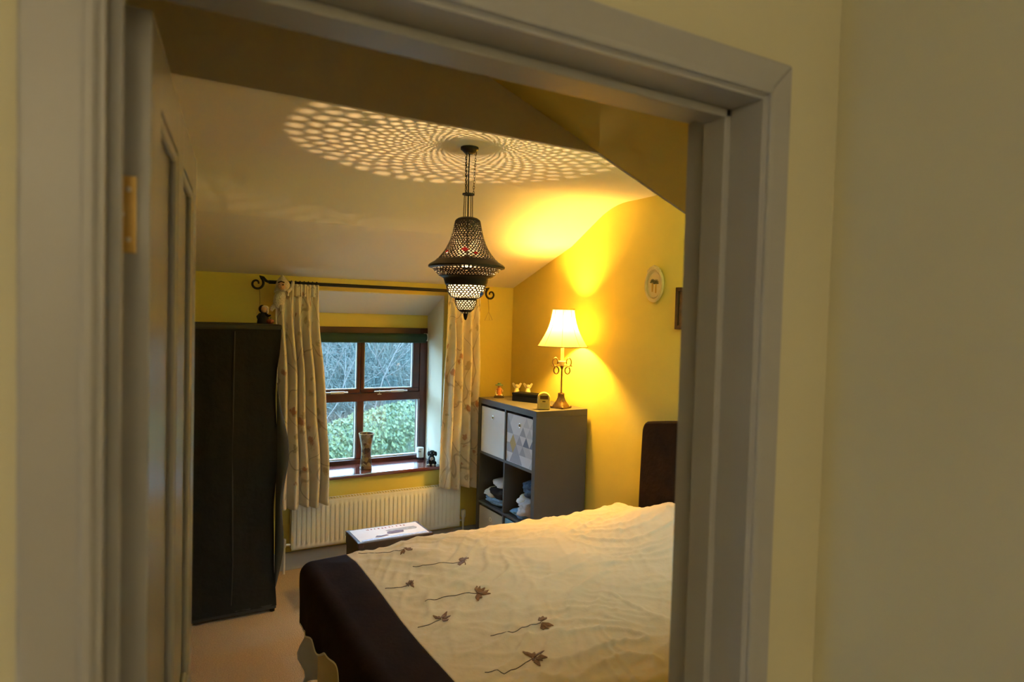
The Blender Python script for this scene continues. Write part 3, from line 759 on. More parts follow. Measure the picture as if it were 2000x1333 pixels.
# ---- table lamp
def table_lamp():
    cx, cy = 2.443, 3.532
    t = thing('table_lamp', (cx, cy, SZ), 'gilt table lamp with scrolled bracket and glowing cream bell shade', 'lamp')
    # square fluted foot
    ft = MB(); n = 32; prof = [(.047, .0), (.048, .008), (.045, .015), (.043, .022), (.034, .034), (.025, .050), (.0195, .068), (.018, .084), (.021, .093), (.018, .099)]
    vs, fs = [], []
    for i, (r, z) in enumerate(prof):
        q = 1 - i / (len(prof) - 1)
        for k in range(n):
            a = 2 * PI * k / n; sq = 1 / max(abs(math.cos(a)), abs(math.sin(a))); rr = r * lerp(1, min(sq, 1.3), q) * (1 + (.10 if k % 2 else -.06) * (1 if 3 < i < 8 else 0))
            vs.append((cx + rr * math.cos(a + .35), cy + rr * math.sin(a + .35), SZ + z))
    for i in range(len(prof) - 1):
        for k in range(n): fs.append((i * n + k, i * n + (k + 1) % n, (i + 1) * n + (k + 1) % n, (i + 1) * n + k))
    fs += [tuple(reversed(range(n))), tuple(range((len(prof) - 1) * n, len(prof) * n))]
    build('foot', ft.add(vs, fs), 'gold', t, smooth=True)
    for k in range(4):
        a = PI / 4 + PI / 2 * k + .35; build('toe', MB().ball((cx + .061 * math.cos(a), cy + .061 * math.sin(a), SZ + .009), (.011, .011, .009), 10), 'gold', t, smooth=True)
    build('crystal_stem', MB().lathe([(.006, .099), (.009, .105), (.0075, .14), (.0085, .175), (.006, .205), (.008, .212)], (cx, cy, SZ), 16), 'crystal', t, smooth=True)
    build('stem', MB().lathe([(.0042, .09), (.0042, .20), (.006, .212), (.005, .25), (.013, .268), (.013, .275)], (cx, cy, SZ), 14), 'gold', t, smooth=True)
    build('drip_cup', MB().lathe([(.012, .272), (.016, .280), (.019, .292), (.026, .303), (.024, .305), (.014, .298)], (cx, cy, SZ), 18), 'candle', t, smooth=True)
    build('candle_sleeve', MB().lathe([(.0105, .296), (.0105, .440)], (cx, cy, SZ), 14), 'candle', t, smooth=True)
    build('bulb_holder', MB().lathe([(.012, .438), (.014, .445), (.014, .505)], (cx, cy, SZ), 14), 'gold', t, smooth=True)
    ax = Vector((rt.x, rt.y, 0)).normalized()
    for s in (-1, 1):                    # S-scroll brackets either side
        pts = []
        for k in range(22):              # upper loop
            a = -PI * .55 + 2 * PI * .86 * k / 21; pts.append((.043 + .017 * math.cos(a) * (1 - .1 * k / 21), .298 + .026 * math.sin(a)))
        low = []
        for k in range(22):
            a = PI * .60 + 2 * PI * .88 * k / 21; low.append((.036 + .016 * math.cos(a), .244 + .022 * math.sin(a)))
        curve = list(reversed(pts)) + low
        build('scroll_bracket', MB().tube([Vector((cx, cy, SZ)) + ax * (s * x) + Vector((0, 0, z)) for x, z in curve], .0045, 8), 'gold', t, smooth=True)
        build('scroll_arm', MB().tube([Vector((cx, cy, SZ + .272)) + ax * (s * .008), Vector((cx, cy, SZ + .275)) + ax * (s * .040), Vector((cx, cy, SZ + .274)) + ax * (s * .062)], .003, 8), 'gold', t, smooth=True)
        build('scroll_bead', MB().ball(Vector((cx, cy, SZ + .274)) + ax * (s * .062), .005, 10), 'gold', t, smooth=True)
    zb, zt = 1.527 - SZ, 1.765 - SZ
    sp = [(lerp(.159, .069, k / 14) - .018 * math.sin(PI * k / 14), lerp(zb, zt, k / 14)) for k in range(15)]
    sh = build('lamp_shade', MB().lathe(sp, (cx, cy, SZ), 48, cap=False), 'shade_fabric', t, smooth=True, angle=180, label='cream fabric bell shade')
    for k in range(8):
        a = 2 * PI * k / 8 + .15; build('rib', MB().tube([(cx + r * 1.004 * math.cos(a), cy + r * 1.004 * math.sin(a), SZ + z) for r, z in sp], .0011, 5), 'shade_trim', sh)
    for r, z in (sp[0], sp[-1]): build('trim_band', MB().tube(circ((cx, cy, SZ + z), r, 48), .0035, 6, closed=True), 'shade_trim', sh, smooth=True)
    sv = MB().tube(circ((cx, cy, SZ + .48), .0155, 16), .0015, 5, closed=True)
    for k in range(3): a = 2 * PI * k / 3; sv.tube([(cx + .0155 * math.cos(a), cy + .0155 * math.sin(a), SZ + .48), (cx + .067 * math.cos(a), cy + .067 * math.sin(a), SZ + zt - .002)], .0012, 5)
    build('shade_carrier', sv, 'gold', sh)
    bu = build('bulb', MB().lathe([(.010, .500), (.013, .515), (.024, .542), (.030, .575), (.026, .600), (.014, .618), (.0, .624)], (cx, cy, SZ), 18), 'bulb_glass', t, smooth=True)
    build('filament', MB().ball((cx, cy, SZ + .540), .006, 10), 'lamp_bulb_glow', bu, smooth=True)
    l = bpy.data.lights.new('table_lamp_light', 'POINT'); l.energy = TABLE_W; l.color = WARM; l.shadow_soft_size = .04
    lo = bpy.data.objects.new('table_lamp_light', l); COL.objects.link(lo); lo.parent = t; lo.location = (0, 0, .535)
table_lamp()

# ---- small things on the shelf unit
FACE = Vector((-math.sin(YAW), -math.cos(YAW), 0))       # towards the doorway
SIDE = Vector((math.cos(YAW), -math.sin(YAW), 0))
def local(c):
    c = Vector(c); return lambda p: c + SIDE * p[0] - FACE * p[1] + Vector((0, 0, p[2]))
def figurine():
    L = local((2.330, 4.150, SZ)); t = thing('figurine', L((0, 0, 0)), 'small painted figurine in orange on a dark plinth', 'figurine')
    build('plinth', MB().box((-.036, -.026, 0), (.036, .026, .010), tf=L).box((-.030, -.022, .010), (.030, .022, .016), tf=L), 'fig_dark', t, bevel=.002)
    build('figure_body', MB().lathe([(.018, .0), (.020, .012), (.015, .03), (.017, .045), (.010, .056)], L((0, 0, .016)), 14), 'fig_orange', t, smooth=True)
    build('leg', MB().tube([L((-.008, -.01, .022)), L((-.020, -.018, .020)), L((-.022, -.02, .038))], .005, 8), 'fig_white', t, smooth=True)
    build('leg', MB().tube([L((.008, -.01, .022)), L((.020, -.018, .020)), L((.023, -.018, .016))], .005, 8), 'fig_white', t, smooth=True)
    for s in (-1, 1): build('arm', MB().tube([L((s * .014, 0, .064)), L((s * .026, -.006, .052)), L((s * .022, -.014, .042))], .0045, 8), 'fig_flesh', t, smooth=True)
    h = build('head', MB().ball(L((0, 0, .080)), .012, 12), 'fig_flesh', t, smooth=True)
    build('hat', MB().lathe([(.030, 0), (.028, .004), (.013, .006), (.012, .016), (.004, .020)], L((0, 0, .088)), 14), 'fig_green', h, smooth=True)
figurine()
for X, Y, lab in ((2.462, 4.125, 'small ivory winged figurine by the corner behind the black box'), (2.532, 4.085, 'small ivory winged figurine behind the middle of the black box')):
    L = local((X, Y, SZ)); t = thing('angel_figurine', L((0, 0, 0)), lab, 'figurine', 'ivory figurines behind the black box')
    build('robe', MB().lathe([(.026, 0), (.024, .02), (.018, .05), (.011, .068)], L((0, 0, 0)), 14), 'fig_white', t, smooth=True)
    build('head', MB().ball(L((0, 0, .082)), .013, 12), 'fig_white', t, smooth=True)
    for s in (-1, 1): build('wing', MB().prism([L((s * .006, .012, .055)), L((s * .022, .016, .070)), L((s * .036, .018, .098)), L((s * .026, .017, .104)), L((s * .010, .013, .090))], -FACE * .004), 'fig_white', t, bevel=.001)
# black oblong box
A, B = Vector((2.325, 3.955, SZ)), Vector((2.415, 3.775, SZ)); D = Vector((.19, .09, 0)).normalized() * .095
bbx = thing('black_box', (A + B + D) / 2 , 'long plain black box with a lid beside the yellow radio', 'box')
build('box_body', MB().prism([A, B, B + D, A + D], (0, 0, .044)), 'black_box', bbx, bevel=.002)
e1, e2 = (B - A).normalized() * .002, D.normalized() * .002
build('lid', MB().prism([A - e1 - e2 + Vector((0, 0, .044)), B + e1 - e2 + Vector((0, 0, .044)), B + D + e1 + e2 + Vector((0, 0, .044)), A + D - e1 + e2 + Vector((0, 0, .044))], (0, 0, .015)), 'black_box', bbx, bevel=.002)
# yellow arched clock radio
def radio():
    L = local((2.303, 3.520, SZ)); t = thing('clock_radio', L((0, 0, 0)), 'small yellow arched clock radio standing on the shelf unit', 'clock radio')
    def outline(w, z0, zs, y):
        pts = [L((-w, y, z0)), L((w, y, z0)), L((w, y, zs))]
        for k in range(1, 12): a = PI * k / 12; pts.append(L((w * math.cos(a), y, zs + w * .92 * math.sin(a))))
        return pts + [L((-w, y, zs))]
    body = build('radio_body', MB().prism(outline(.040, 0, .073, -.018), -FACE * .036), 'yellow_plastic', t, bevel=.005, smooth=True)
    arch = [L((-.034, -.020, .058))] + [L((.034 * math.cos(PI - PI * k / 14), -.020, .072 + .033 * math.sin(PI * k / 14))) for k in range(15)] + [L((.034, -.020, .058))]
    build('raised_arch', MB().tube(arch, .0045, 8), 'yellow_plastic', t, smooth=True)
    build('display', MB().box((-.025, -.0205, .066), (.025, -.017, .088), tf=L), 'dark_screen', t, bevel=.001, label='dark display window')
    build('ledge', MB().box((-.034, -.023, .058), (.034, -.017, .062), tf=L), 'yellow_plastic', t, bevel=.001)
    build('button', MB().box((-.010, -.021, .048), (.010, -.017, .054), tf=L), 'dark_screen', t, bevel=.001)
    for k in range(5): build('speaker_slot', MB().box((-.024, -.0192, .014 + k * .006), (.024, -.017, .016 + k * .006), tf=L), 'shade_trim', t)
radio()

# ================================================================== PENDANT LANTERN
def pendant():
    c = Vector((1.263, 2.562, 0)); K = .00037
    def zz(y): return 2.125 - (y - 140) * K
    def pf(l): return [(r * K, zz(y)) for y, r in l]
    t = thing('pendant_lantern', (c.x, c.y, 1.70), 'pierced bronze bell-shaped pendant lantern hanging from the ceiling', 'pendant lamp')
    def solid(name, l, parent=t, lab=None):
        p = pf(l); m = MB(); m.lathe(p, c, 56, cap=False); return build(name, m, 'bronze', parent, smooth=True, angle=35, solid=.0016, label=lab)
    def pierced(name, l, n, rows, hole, seed, parent=t):
        p = pf(l); ds = [0]
        for i in range(1, len(p)): ds.append(ds[-1] + math.hypot(p[i][0] - p[i - 1][0], p[i][1] - p[i - 1][1]))
        tot = ds[-1]
        def pos(a, v):
            v = min(max(v, 0), 1) * tot; i = 0
            while i < len(ds) - 2 and ds[i + 1] < v: i += 1
            q = (v - ds[i]) / (ds[i + 1] - ds[i]); r = lerp(p[i][0], p[i + 1][0], q); z = lerp(p[i][1], p[i + 1][1], q)
            return Vector((c.x + r * math.cos(a), c.y + r * math.sin(a), z))
        h = 1 / (rows - 1 / 3); m = MB()
        def corner(ia, iv):              # shared jittered corners; ia in half cells, iv in thirds of a row
            rnd = random.Random((ia % (2 * n)) * 7919 + iv * 104729 + seed)
            ja, jv = rnd.uniform(-.48, .48), rnd.uniform(-.42, .42)
            if iv <= 0 or iv >= 3 * rows - 1: jv = 0
            return ((ia + ja) * PI / n, (iv + jv) * h / 3)
        for r in range(rows):
            for k in range(n):
                ca = 2 * k + (r % 2); cv = 3 * r + 1
                hexa = [corner(ca, cv + 2), corner(ca + 1, cv + 1), corner(ca + 1, cv - 1), corner(ca, cv - 2), corner(ca - 1, cv - 1), corner(ca - 1, cv + 1)]
                ma = sum(x[0] for x in hexa) / 6; mv = sum(x[1] for x in hexa) / 6
                inner = [(ma + (x[0] - ma) * hole, mv + (x[1] - mv) * hole) for x in hexa]
                m.add([pos(*x) for x in hexa] + [pos(*x) for x in inner], [(i, (i + 1) % 6, 6 + (i + 1) % 6, 6 + i) for i in range(6)])
        return build(name, m, 'bronze', parent, solid=.0014, merge=True)
    pierced('pierced_bell', [(632, 338), (560, 280), (500, 240), (440, 212), (395, 194)], 42, 12, .60, 3)
    pierced('pierced_crown', [(398, 195), (300, 168), (186, 145)], 30, 9, .62, 31)
    solid('bell_cap', [(192, 147), (172, 134), (155, 110), (145, 75), (140, 0)])
    rim = solid('flared_rim', [(628, 340), (655, 368), (685, 420), (705, 440), (722, 438), (730, 412), (738, 396)])
    pierced('pierced_skirt', [(818, 316), (736, 397)], 56, 5, .55, 9)
    solid('collar', [(814, 318), (826, 300), (832, 286), (850, 262), (880, 252), (905, 246), (928, 232)])
    pierced('pierced_bowl', [(1076, 132), (1060, 168), (1040, 192), (1000, 214), (960, 226), (924, 230)], 30, 8, .60, 14)
    solid('neck_band', [(1072, 134), (1084, 126), (1092, 126), (1102, 131)])
    pierced('pierced_cup', [(1210, 84), (1180, 106), (1140, 121), (1098, 129)], 20, 6, .60, 23)
    solid('bottom_cap', [(1206, 86), (1222, 70), (1240, 42), (1252, 26), (1290, 20), (1318, 10), (1325, 0)])
    for k in range(10):
        a = 2 * PI * k / 10; build('cap_bead', MB().ball((c.x + 50 * K * math.cos(a), c.y + 50 * K * math.sin(a), zz(1240)), .004, 8), 'steel', t, smooth=True)
    # frosted liners in the bowl and the cup
    build('glass_liner', MB().lathe([(r * .93, z) for r, z in pf([(1205, 82), (1180, 104), (1140, 118), (1094, 122), (1076, 130), (1060, 166), (1040, 190), (1000, 212), (960, 224), (918, 228)])], c, 48, cap=False), 'liner_glass', t, smooth=True, label='frosted glass liner')
    # coloured glass jewels
    def jewel(m, off, y, r, s, lab, stretch=1.0):
        a = math.atan2(FACE.y, FACE.x) + off; n = Vector((math.cos(a), math.sin(a), 0)); e = Vector((-n.y, n.x, 0))
        o = Vector((c.x, c.y, zz(y))) + n * (r * K + .001); pts = []
        for k in range(12):
            q = 2 * PI * k / 12; w = 1 + .28 * math.cos(4 * q); pts.append(o + e * (s * stretch * w * math.cos(q)) + Vector((0, 0, s * w * math.sin(q) * .75)) + n * (-(s * w * math.sin(q) * .75) * .55 if y < 700 else (s * w * math.sin(q)) * .35))
        build('glass_jewel', MB().prism(pts, n * .002), m, t, label=lab)
    jewel('red_glass', -.02, 535, 264, .0125, 'red glass jewel', 1.15)
    jewel('red_glass', -.85, 555, 277, .009, 'red glass jewel'); jewel('red_glass', .42, 572, 290, .008, 'red glass jewel')
    jewel('blue_glass', 1.05, 1022, 205, .012, 'blue glass jewel')
    # ceiling rose, cord, chains, ring, rods
    rose = build('ceiling_rose', MB().lathe([(.012, 2.392), (.022, 2.396), (.030, 2.404), (.038, 2.410), (.038, 2.420)], c, 28), 'bronze', t, smooth=True)
    ringz = 2.222; rr = .021
    build('spacer_ring', MB().lathe([(rr + .005, ringz - .003), (rr + .005, ringz + .003), (rr - .004, ringz + .003), (rr - .004, ringz - .003), (rr + .005, ringz - .003)], c, 28, cap=False), 'bronze', t, smooth=True)
    build('cord', MB().tube([(c.x, c.y, 2.40), (c.x - .002, c.y, 2.30), (c.x, c.y, 2.12)], .003, 8), 'black_box', t, smooth=True)
    for k in range(3):
        a = math.atan2(FACE.y, FACE.x) + PI / 2 + 2 * PI * k / 3
        top = Vector((c.x + .027 * math.cos(a), c.y + .027 * math.sin(a), 2.398)); bot = Vector((c.x + rr * math.cos(a), c.y + rr * math.sin(a), ringz))
        ch = MB(); N_ = 15; d = (bot - top) / N_
        for i in range(N_):
            m0 = top + d * (i + .5); ax_ = Vector((math.cos(a + (PI / 2 if i % 2 else 0)), math.sin(a + (PI / 2 if i % 2 else 0)), 0)); L_ = d.length * .64; pts = []
            for q in range(8): an = 2 * PI * q / 8; pts.append(m0 + ax_ * (.0036 * math.cos(an)) + Vector((0, 0, L_ * math.sin(an))))
            ch.tube(pts, .0011, 5, closed=True)
        build('chain', ch, 'bronze', t, smooth=True)
        build('hook', MB().tube([top + Vector((0, 0, .008)), top + Vector((.004, 0, .002)), top + Vector((0, 0, -.006))], .0018, 6), 'bronze', rose, smooth=True)
    for k in range(4):
        a = math.atan2(FACE.y, FACE.x) + PI / 4 + .3 + 2 * PI * k / 4
        build('rod', MB().tube([(c.x + (rr - .001) * math.cos(a), c.y + (rr - .001) * math.sin(a), ringz), (c.x + .0225 * math.cos(a), c.y + .0225 * math.sin(a), zz(150))], .0016, 6), 'bronze', t, smooth=True)
    # bulb
    bu = build('bulb', MB().lathe([(.012, 1.900), (.013, 1.885), (.022, 1.862), (.028, 1.838), (.024, 1.815), (.012, 1.802), (0, 1.799)], c, 18), 'bulb_glass', t, smooth=True)
    build('bulb_holder', MB().lathe([(.014, 1.90), (.014, 1.955), (.004, 1.965), (.004, 2.12)], c, 14), 'bronze', t, smooth=True)
    build('filament', MB().ball((c.x, c.y, 1.822), .0045, 8), 'filament', bu, smooth=True)
    l = bpy.data.lights.new('pendant_light', 'POINT'); l.energy = PENDANT_W; l.color = (1.0, .66, .30); l.shadow_soft_size = .0035
    lo = bpy.data.objects.new('pendant_light', l); COL.objects.link(lo); lo.parent = t; lo.location = (0, 0, 1.846 - 1.70)
pendant()

# unseen uplighter added behind the viewer; its bowl bounces light off the ceiling
def added_hall_light():
    c = (-.45, -2.065, 0); t = thing('added_uplighter', (c[0], c[1], 1.96), 'unseen uplighter added to bounce light over the landing', 'added lamp')
    build('added_bowl', MB().lathe([(0, 1.96), (.05, 1.965), (.09, 1.99), (.115, 2.03), (.125, 2.08), (.120, 2.08), (.110, 2.035), (.085, 2.0), (.05, 1.975), (0, 1.97)], c, 32), 'white_plastic', t, smooth=True)
    build('added_wall_plate', MB().box((-.51, -2.199, 1.97), (-.39, -2.17, 2.09)), 'white_plastic', t, bevel=.004)
    l = bpy.data.lights.new('landing_lamp_offscreen', 'POINT'); l.energy = HALL_W; l.color = HALL_COL; l.shadow_soft_size = .03
    lo = bpy.data.objects.new('landing_lamp_offscreen', l); COL.objects.link(lo); lo.parent = t; lo.location = (0, 0, .075)
added_hall_light()

# ================================================================== RADIATOR
def radiator():
    x0, x1, z0, z1 = .945, 2.150, .155, .462; yf, yb = YW - .105, YW - .035
    t = thing('radiator', ((x0 + x1) / 2, YW, 0), 'white ribbed panel radiator under the window sill', 'radiator')
    n = 37; pts = []; p = (x1 - x0 - .05) / n
    def prof(u):                                      # corrugation depth along x
        q = (u % 1); return sm(.16, .30, q) * (1 - sm(.70, .84, q))
    xs = [x0, x0 + .012]; 
    cols = [(x0, 0), (x0 + .02, 0)]
    for i in range(n):
        for q in (0, .16, .22, .30, .5, .70, .78, .84): cols.append((x0 + .025 + (i + q) * p, prof(q)))
    cols += [(x1 - .02, 0), (x1, 0)]
    rows = [(z0, 0), (z0 + .022, 0), (z0 + .034, .6), (z0 + .046, 1), (z1 - .050, 1), (z1 - .038, .6), (z1 - .028, 0), (z1 - .006, 0), (z1, -.6)]
    m = MB(); R_ = len(rows)
    vs = [(x, yf + .012 - .007 * d * max(w_, 0) + (.004 if w_ < 0 else 0), z) for x, d in cols for z, w_ in rows]
    fs = [(i * R_ + j, (i + 1) * R_ + j, (i + 1) * R_ + j + 1, i * R_ + j + 1) for i in range(len(cols) - 1) for j in range(R_ - 1)]
    build('ribbed_panel', m.add(vs, fs), 'radiator', t, smooth=True, angle=30, solid=.002)
    build('back_panel', MB().box((x0 + .01, yb - .014, z0 + .01), (x1 - .01, yb, z1 - .01)), 'radiator', t, bevel=.003)
    for xa in (x0 - .001, x1 - .003): build('side_cover', MB().box((xa, yf + .010, z0 + .01), (xa + .004, yb, z1 + .004)), 'radiator', t, bevel=.001)
    g = build('top_grille', MB().box((x0, yf + .012, z1 - .002), (x1, yf + .020, z1 + .004)).box((x0, yb - .008, z1 - .002), (x1, yb, z1 + .004)), 'radiator', t, bevel=.001)
    bars = MB()
    for i in range(60): xa = x0 + .01 + i * (x1 - x0 - .03) / 59; bars.box((xa, yf + .020, z1 - .001), (xa + .006, yb - .008, z1 + .003))
    build('grille_bars', bars, 'radiator', g)
    for xa, s in ((x0, -1), (x1, 1)):
        zc = z0 + .035
        v = build('valve', MB().tube([(xa, yf + .035, zc), (xa + s * .035, yf + .035, zc)], .009, 12).lathe([(.011, zc - .015), (.013, zc), (.012, zc + .02)], (xa + s * .040, yf + .035, 0), 14), 'steel', t, smooth=True)
        build('valve_cap', MB().lathe([(.016, zc + .02), (.018, zc + .03), (.018, zc + .07), (.012, zc + .078)] if s > 0 else [(.010, zc + .02), (.012, zc + .026), (.010, zc + .04)], (xa + s * .040, yf + .035, 0), 16), 'white_plastic', v, smooth=True)
        build('pipe', MB().tube([(xa + s * .040, yf + .035, 0), (xa + s * .040, yf + .035, zc - .012)], .0075, 12), 'white_plastic', t, smooth=True)
    for xa in (x0 + .2, x1 - .2): build('wall_bracket', MB().box((xa, yb - .002, z0 + .03), (xa + .03, YW - .001, z1 - .04)), 'steel', t)
radiator()

# ================================================================== CURTAINS AND POLE
YP, ZP = YW - .125, 1.884
def curtain(x0, x1, xb0, xb1, zb, n, seed, label, slant=0.0, wob=.02):
    def f(u, v):
        x = lerp(lerp(x0, x1, u), lerp(xb0, xb1, u), sm(0, .9, v)) + .010 * noise.noise((u * 3, v * 4, seed))
        amp = lerp(.011, .040, sm(0, .35, v)) * (1 + .35 * noise.noise((u * 6, v * 1.5, seed + 3)))
        ph = 2 * PI * n * (u + .035 * noise.noise((u * 4, v * 1.6, seed + 5)))
        y = YP - .012 + amp * math.sin(ph) + .006 * math.sin(2 * ph + 1) * sm(.1, .5, v) + wob * v * noise.noise((u * 2, v * 2, seed + 8))
        if v < .06: y += .006 * math.sin(2 * PI * n * 3 * u)
        return (x + .008 * math.cos(ph) * sm(.1, .4, v), y, lerp(1.868, zb + slant * u, v) + .006 * math.sin(ph * .5) * sm(.9, 1, v))
    t = thing('curtain', ((x0 + x1) / 2, YP, zb), label, 'curtain', 'floral curtains at the window')
    build('drape', MB().grid(f, 130, 70, uvfn=lambda u, v: (u * .95, 1.4 * (1 - v) + seed * .37)), 'curtain_print', t, smooth=True, angle=180, solid=.003)
    hd = MB()
    hd.grid(lambda u, v: (lerp(x0, x1, u), YP - .017 + .010 * math.sin(2 * PI * n * 2 * u), lerp(1.878, 1.80, v)), 100, 6, uvfn=lambda u, v: (u * .95, 1.42 - .08 * v))
    build('gathered_heading', hd, 'curtain_print', t, smooth=True, angle=180, solid=.002)
    return t
curtain(.815, 1.080, .832, 1.165, .448, 5, 1, 'floral curtain hanging beside the dark fabric wardrobe')
curtain(1.995, 2.250, 1.958, 2.262, .455, 4, 4, 'floral curtain hanging beside the grey shelf unit')
def pole():
    t = thing('curtain_pole', (1.53, YP, ZP), 'black iron curtain pole with scrolled ends above the window', 'curtain pole')
    build('rod', MB().tube([(.775, YP, ZP), (2.275, YP, ZP)], .0115, 14), 'iron', t, smooth=True)
    for xe, s in ((.775, -1), (2.275, 1)):
        pts = [Vector((xe, YP, ZP)), Vector((xe + s * .015, YP, ZP + .006)), Vector((xe + s * .032, YP, ZP + .026))]
        for k in range(30):
            a = PI * .62 + k / 29 * PI * 2.45; r = lerp(.046, .010, (k / 29) ** .9)
            pts.append(Vector((xe + s * .072 - s * r * math.cos(PI - a) * -1 if False else xe + s * (.070 - r * -math.cos(a) * -1 if False else .070 + r * math.cos(a)), YP, ZP - .012 + r * math.sin(a))))
        build('scroll_finial', MB().tube(pts, [lerp(.0085, .0055, i / (len(pts) - 1)) for i in range(len(pts))], 10), 'iron', t, smooth=True)
        build('bracket', MB().tube([(xe - s * .10, YW, ZP - .03), (xe - s * .10, YP + .03, ZP - .02), (xe - s * .10, YP, ZP - .012)], .006, 8), 'iron', t, smooth=True)
    for xa, xb, n in ((.86, 1.07, 9), (2.01, 2.235, 8)):
        for k in range(n):
            x = lerp(xa, xb, k / (n - 1)); rg = build('ring', MB().tube(circ((x, YP, ZP - .006), .0195, 16, 'x'), .0032, 6, closed=True), 'iron', t, smooth=True)
            build('ring_eye', MB().tube([(x, YP, ZP - .026), (x, YP, ZP - .034)], .002, 5), 'iron', rg)
pole()

# things hung on the two finials
def hanging_charm(x, z, label, L_, w):
    t = thing('hanging_charm', (x, YP - .012, z - L_), label, 'ornament', 'charms hung on the curtain pole ends')
    build('string', MB().tube([(x, YP, z), (x + .002, YP - .010, z - L_ * .5), (x, YP - .012, z - L_ * .62)], .0012, 5), 'frame_dark', t)
    z1 = z - L_ * .6
    build('triangle_frame', MB().tube([(x, YP - .012, z1), (x - w, YP - .014, z - L_), (x + w, YP - .014, z - L_ * .98)], .0022, 6, closed=True), 'shade_trim', t)
    build('inner_bar', MB().tube([(x, YP - .012, z1), (x + w * .25, YP - .013, z - L_ * .99)], .0012, 5), 'shade_trim', t)
hanging_charm(2.325, ZP - .045, 'thin wire triangle charm hanging from the scroll by the shelf unit', .16, .032)
hanging_charm(.722, ZP - .050, 'thin string charm hanging from the scroll above the wardrobe', .15, .020)

def plush():
    o = Vector((.842, YP - .052, 1.700)); L = local(o)
    t = thing('plush_toy', o, 'cream plush toy with a pointed hood clinging to the curtain pole', 'plush toy')
    def lean(p): return Vector((p.x + p.z * .16, p.y, p.z))
    build('body', MB().ball(L((-.012, 0, .080)), (.036, .032, .062), 18, tf=lean), 'plush_white', t, smooth=True)
    h = build('head', MB().ball(L((.012, -.008, .165)), (.042, .038, .040), 20), 'plush_white', t, smooth=True)
    build('hood_point', MB().lathe([(.036, 0), (.028, .018), (.015, .034), (.003, .046)], L((.006, -.004, .182)), 16), 'plush_white', h, smooth=True)
    build('face', MB().ball(L((.016, -.036, .160)), (.026, .014, .024), 16), 'plush_face', h, smooth=True)
    for s in (-1, 1): build('eye', MB().ball(L((.016 + s * .011, -.049, .166)), .0048, 8), 'fig_dark', h, smooth=True)
    build('muzzle', MB().ball(L((.016, -.048, .152)), (.009, .007, .007), 10), 'plush_face', h, smooth=True)
    build('brow', MB().tube([L((-.004, -.046, .180)), L((.015, -.051, .186)), L((.034, -.046, .180))], .0042, 6), 'fig_dark', h, smooth=True)
    build('arm', MB().tube([L((-.030, -.008, .120)), L((-.034, .030, .165)), L((-.030, .050, .190)), L((-.026, .062, .170))], [.014, .012, .011, .009], 10), 'plush_white', t, smooth=True)
    build('arm', MB().tube([L((.036, -.008, .125)), L((.060, .012, .150)), L((.056, .045, .185)), L((.050, .060, .168))], [.014, .012, .011, .009], 10), 'plush_white', t, smooth=True)
    build('leg', MB().tube([L((-.030, -.004, .045)), L((-.052, -.010, .022)), L((-.060, -.012, .006))], [.017, .014, .012], 10), 'plush_white', t, smooth=True)
    build('leg', MB().tube([L((.002, -.004, .040)), L((.006, -.010, .016)), L((.004, -.012, .002))], [.017, .014, .012], 10), 'plush_white', t, smooth=True)
plush()

# ================================================================== WARDROBE
WZ = 1.628
def wardrobe():
    x0, x1, y0, y1 = -.10, .758, 3.861, 4.335
    t = thing('fabric_wardrobe', ((x0 + x1) / 2, (y0 + y1) / 2, 0), 'tall dark grey canvas wardrobe with a zipped cover', 'wardrobe')
    m = MB(); zs = [.035 + (WZ - .05) * k / 40 for k in range(41)]
    per = []
    for k in range(36): per.append((lerp(x0, x1, k / 36), y0, 0, -1))
    for k in range(22): per.append((x1, lerp(y0, y1, k / 22), 1, 0))
    for k in range(18): per.append((lerp(x1, x0, k / 18), y1, 0, 0))
    for k in range(18): per.append((x0, lerp(y1, y0, k / 18), -1, 0))
    n = len(per); vs, fs = [], []
    for z in zs:
        q = math.sin(PI * (z / WZ))
        for x, y, nx, ny in per:
            d = (-.012 + .022 * noise.noise((x * 5, y * 5, z * 1.6)) + .008 * noise.noise((x * 16, y * 16, z * 3))) * min(1, q * 2.2)
            vs.append((x + nx * d + (.012 * noise.noise((1, 2, z * 3)) if nx > 0 else 0), y + ny * d, z))
    for i in range(len(zs) - 1):
        for k in range(n): fs.append((i * n + k, i * n + (k + 1) % n, (i + 1) * n + (k + 1) % n, (i + 1) * n + k))
    build('canvas_cover', m.add(vs, fs), 'canvas', t, smooth=True, angle=50)
    build('top_cover', MB().box((x0 - .006, y0 - .006, WZ - .03), (x1 + .006, y1 + .004, WZ)), 'canvas_trim', t, bevel=.008)
    xz = lerp(x0, x1, .72)
    build('zip', MB().tube([(xz, y0 - .006 + .010, WZ - .04)] + [(xz + .004 * math.sin(z * 5), y0 + .006 - .006 * math.sin(z * 4), z) for z in (1.2, .9, .6, .3)] + [(xz, y0 + .004, .08)], .005, 6), 'canvas_trim', t, smooth=True)
    # loose flap along the edge next to the curtain
    def ff(u, v):
        z = lerp(.12, 1.30, v); b = math.sin(PI * v) ** .7
        return (x1 - .012 + u * .055 * b * (1 + .4 * math.sin(v * 11)), y0 + .010 - .030 * math.sin(PI * u) * b + .02 * u * math.sin(v * 9), z)
    build('loose_flap', MB().grid(ff, 10, 50), 'canvas_trim', t, smooth=True, angle=180, solid=.002)
    for x in (x0 + .02, x1 - .02):
        for y in (y0 + .02, y1 - .02): build('foot', MB().lathe([(.014, 0), (.014, .045)], (x, y, 0), 10), 'black_box', t, smooth=True)
    build('hem_band', MB().box((x0 + .003, y0 + .001, .02), (x1 - .003, y1 - .003, .045)), 'canvas_trim', t)
wardrobe()
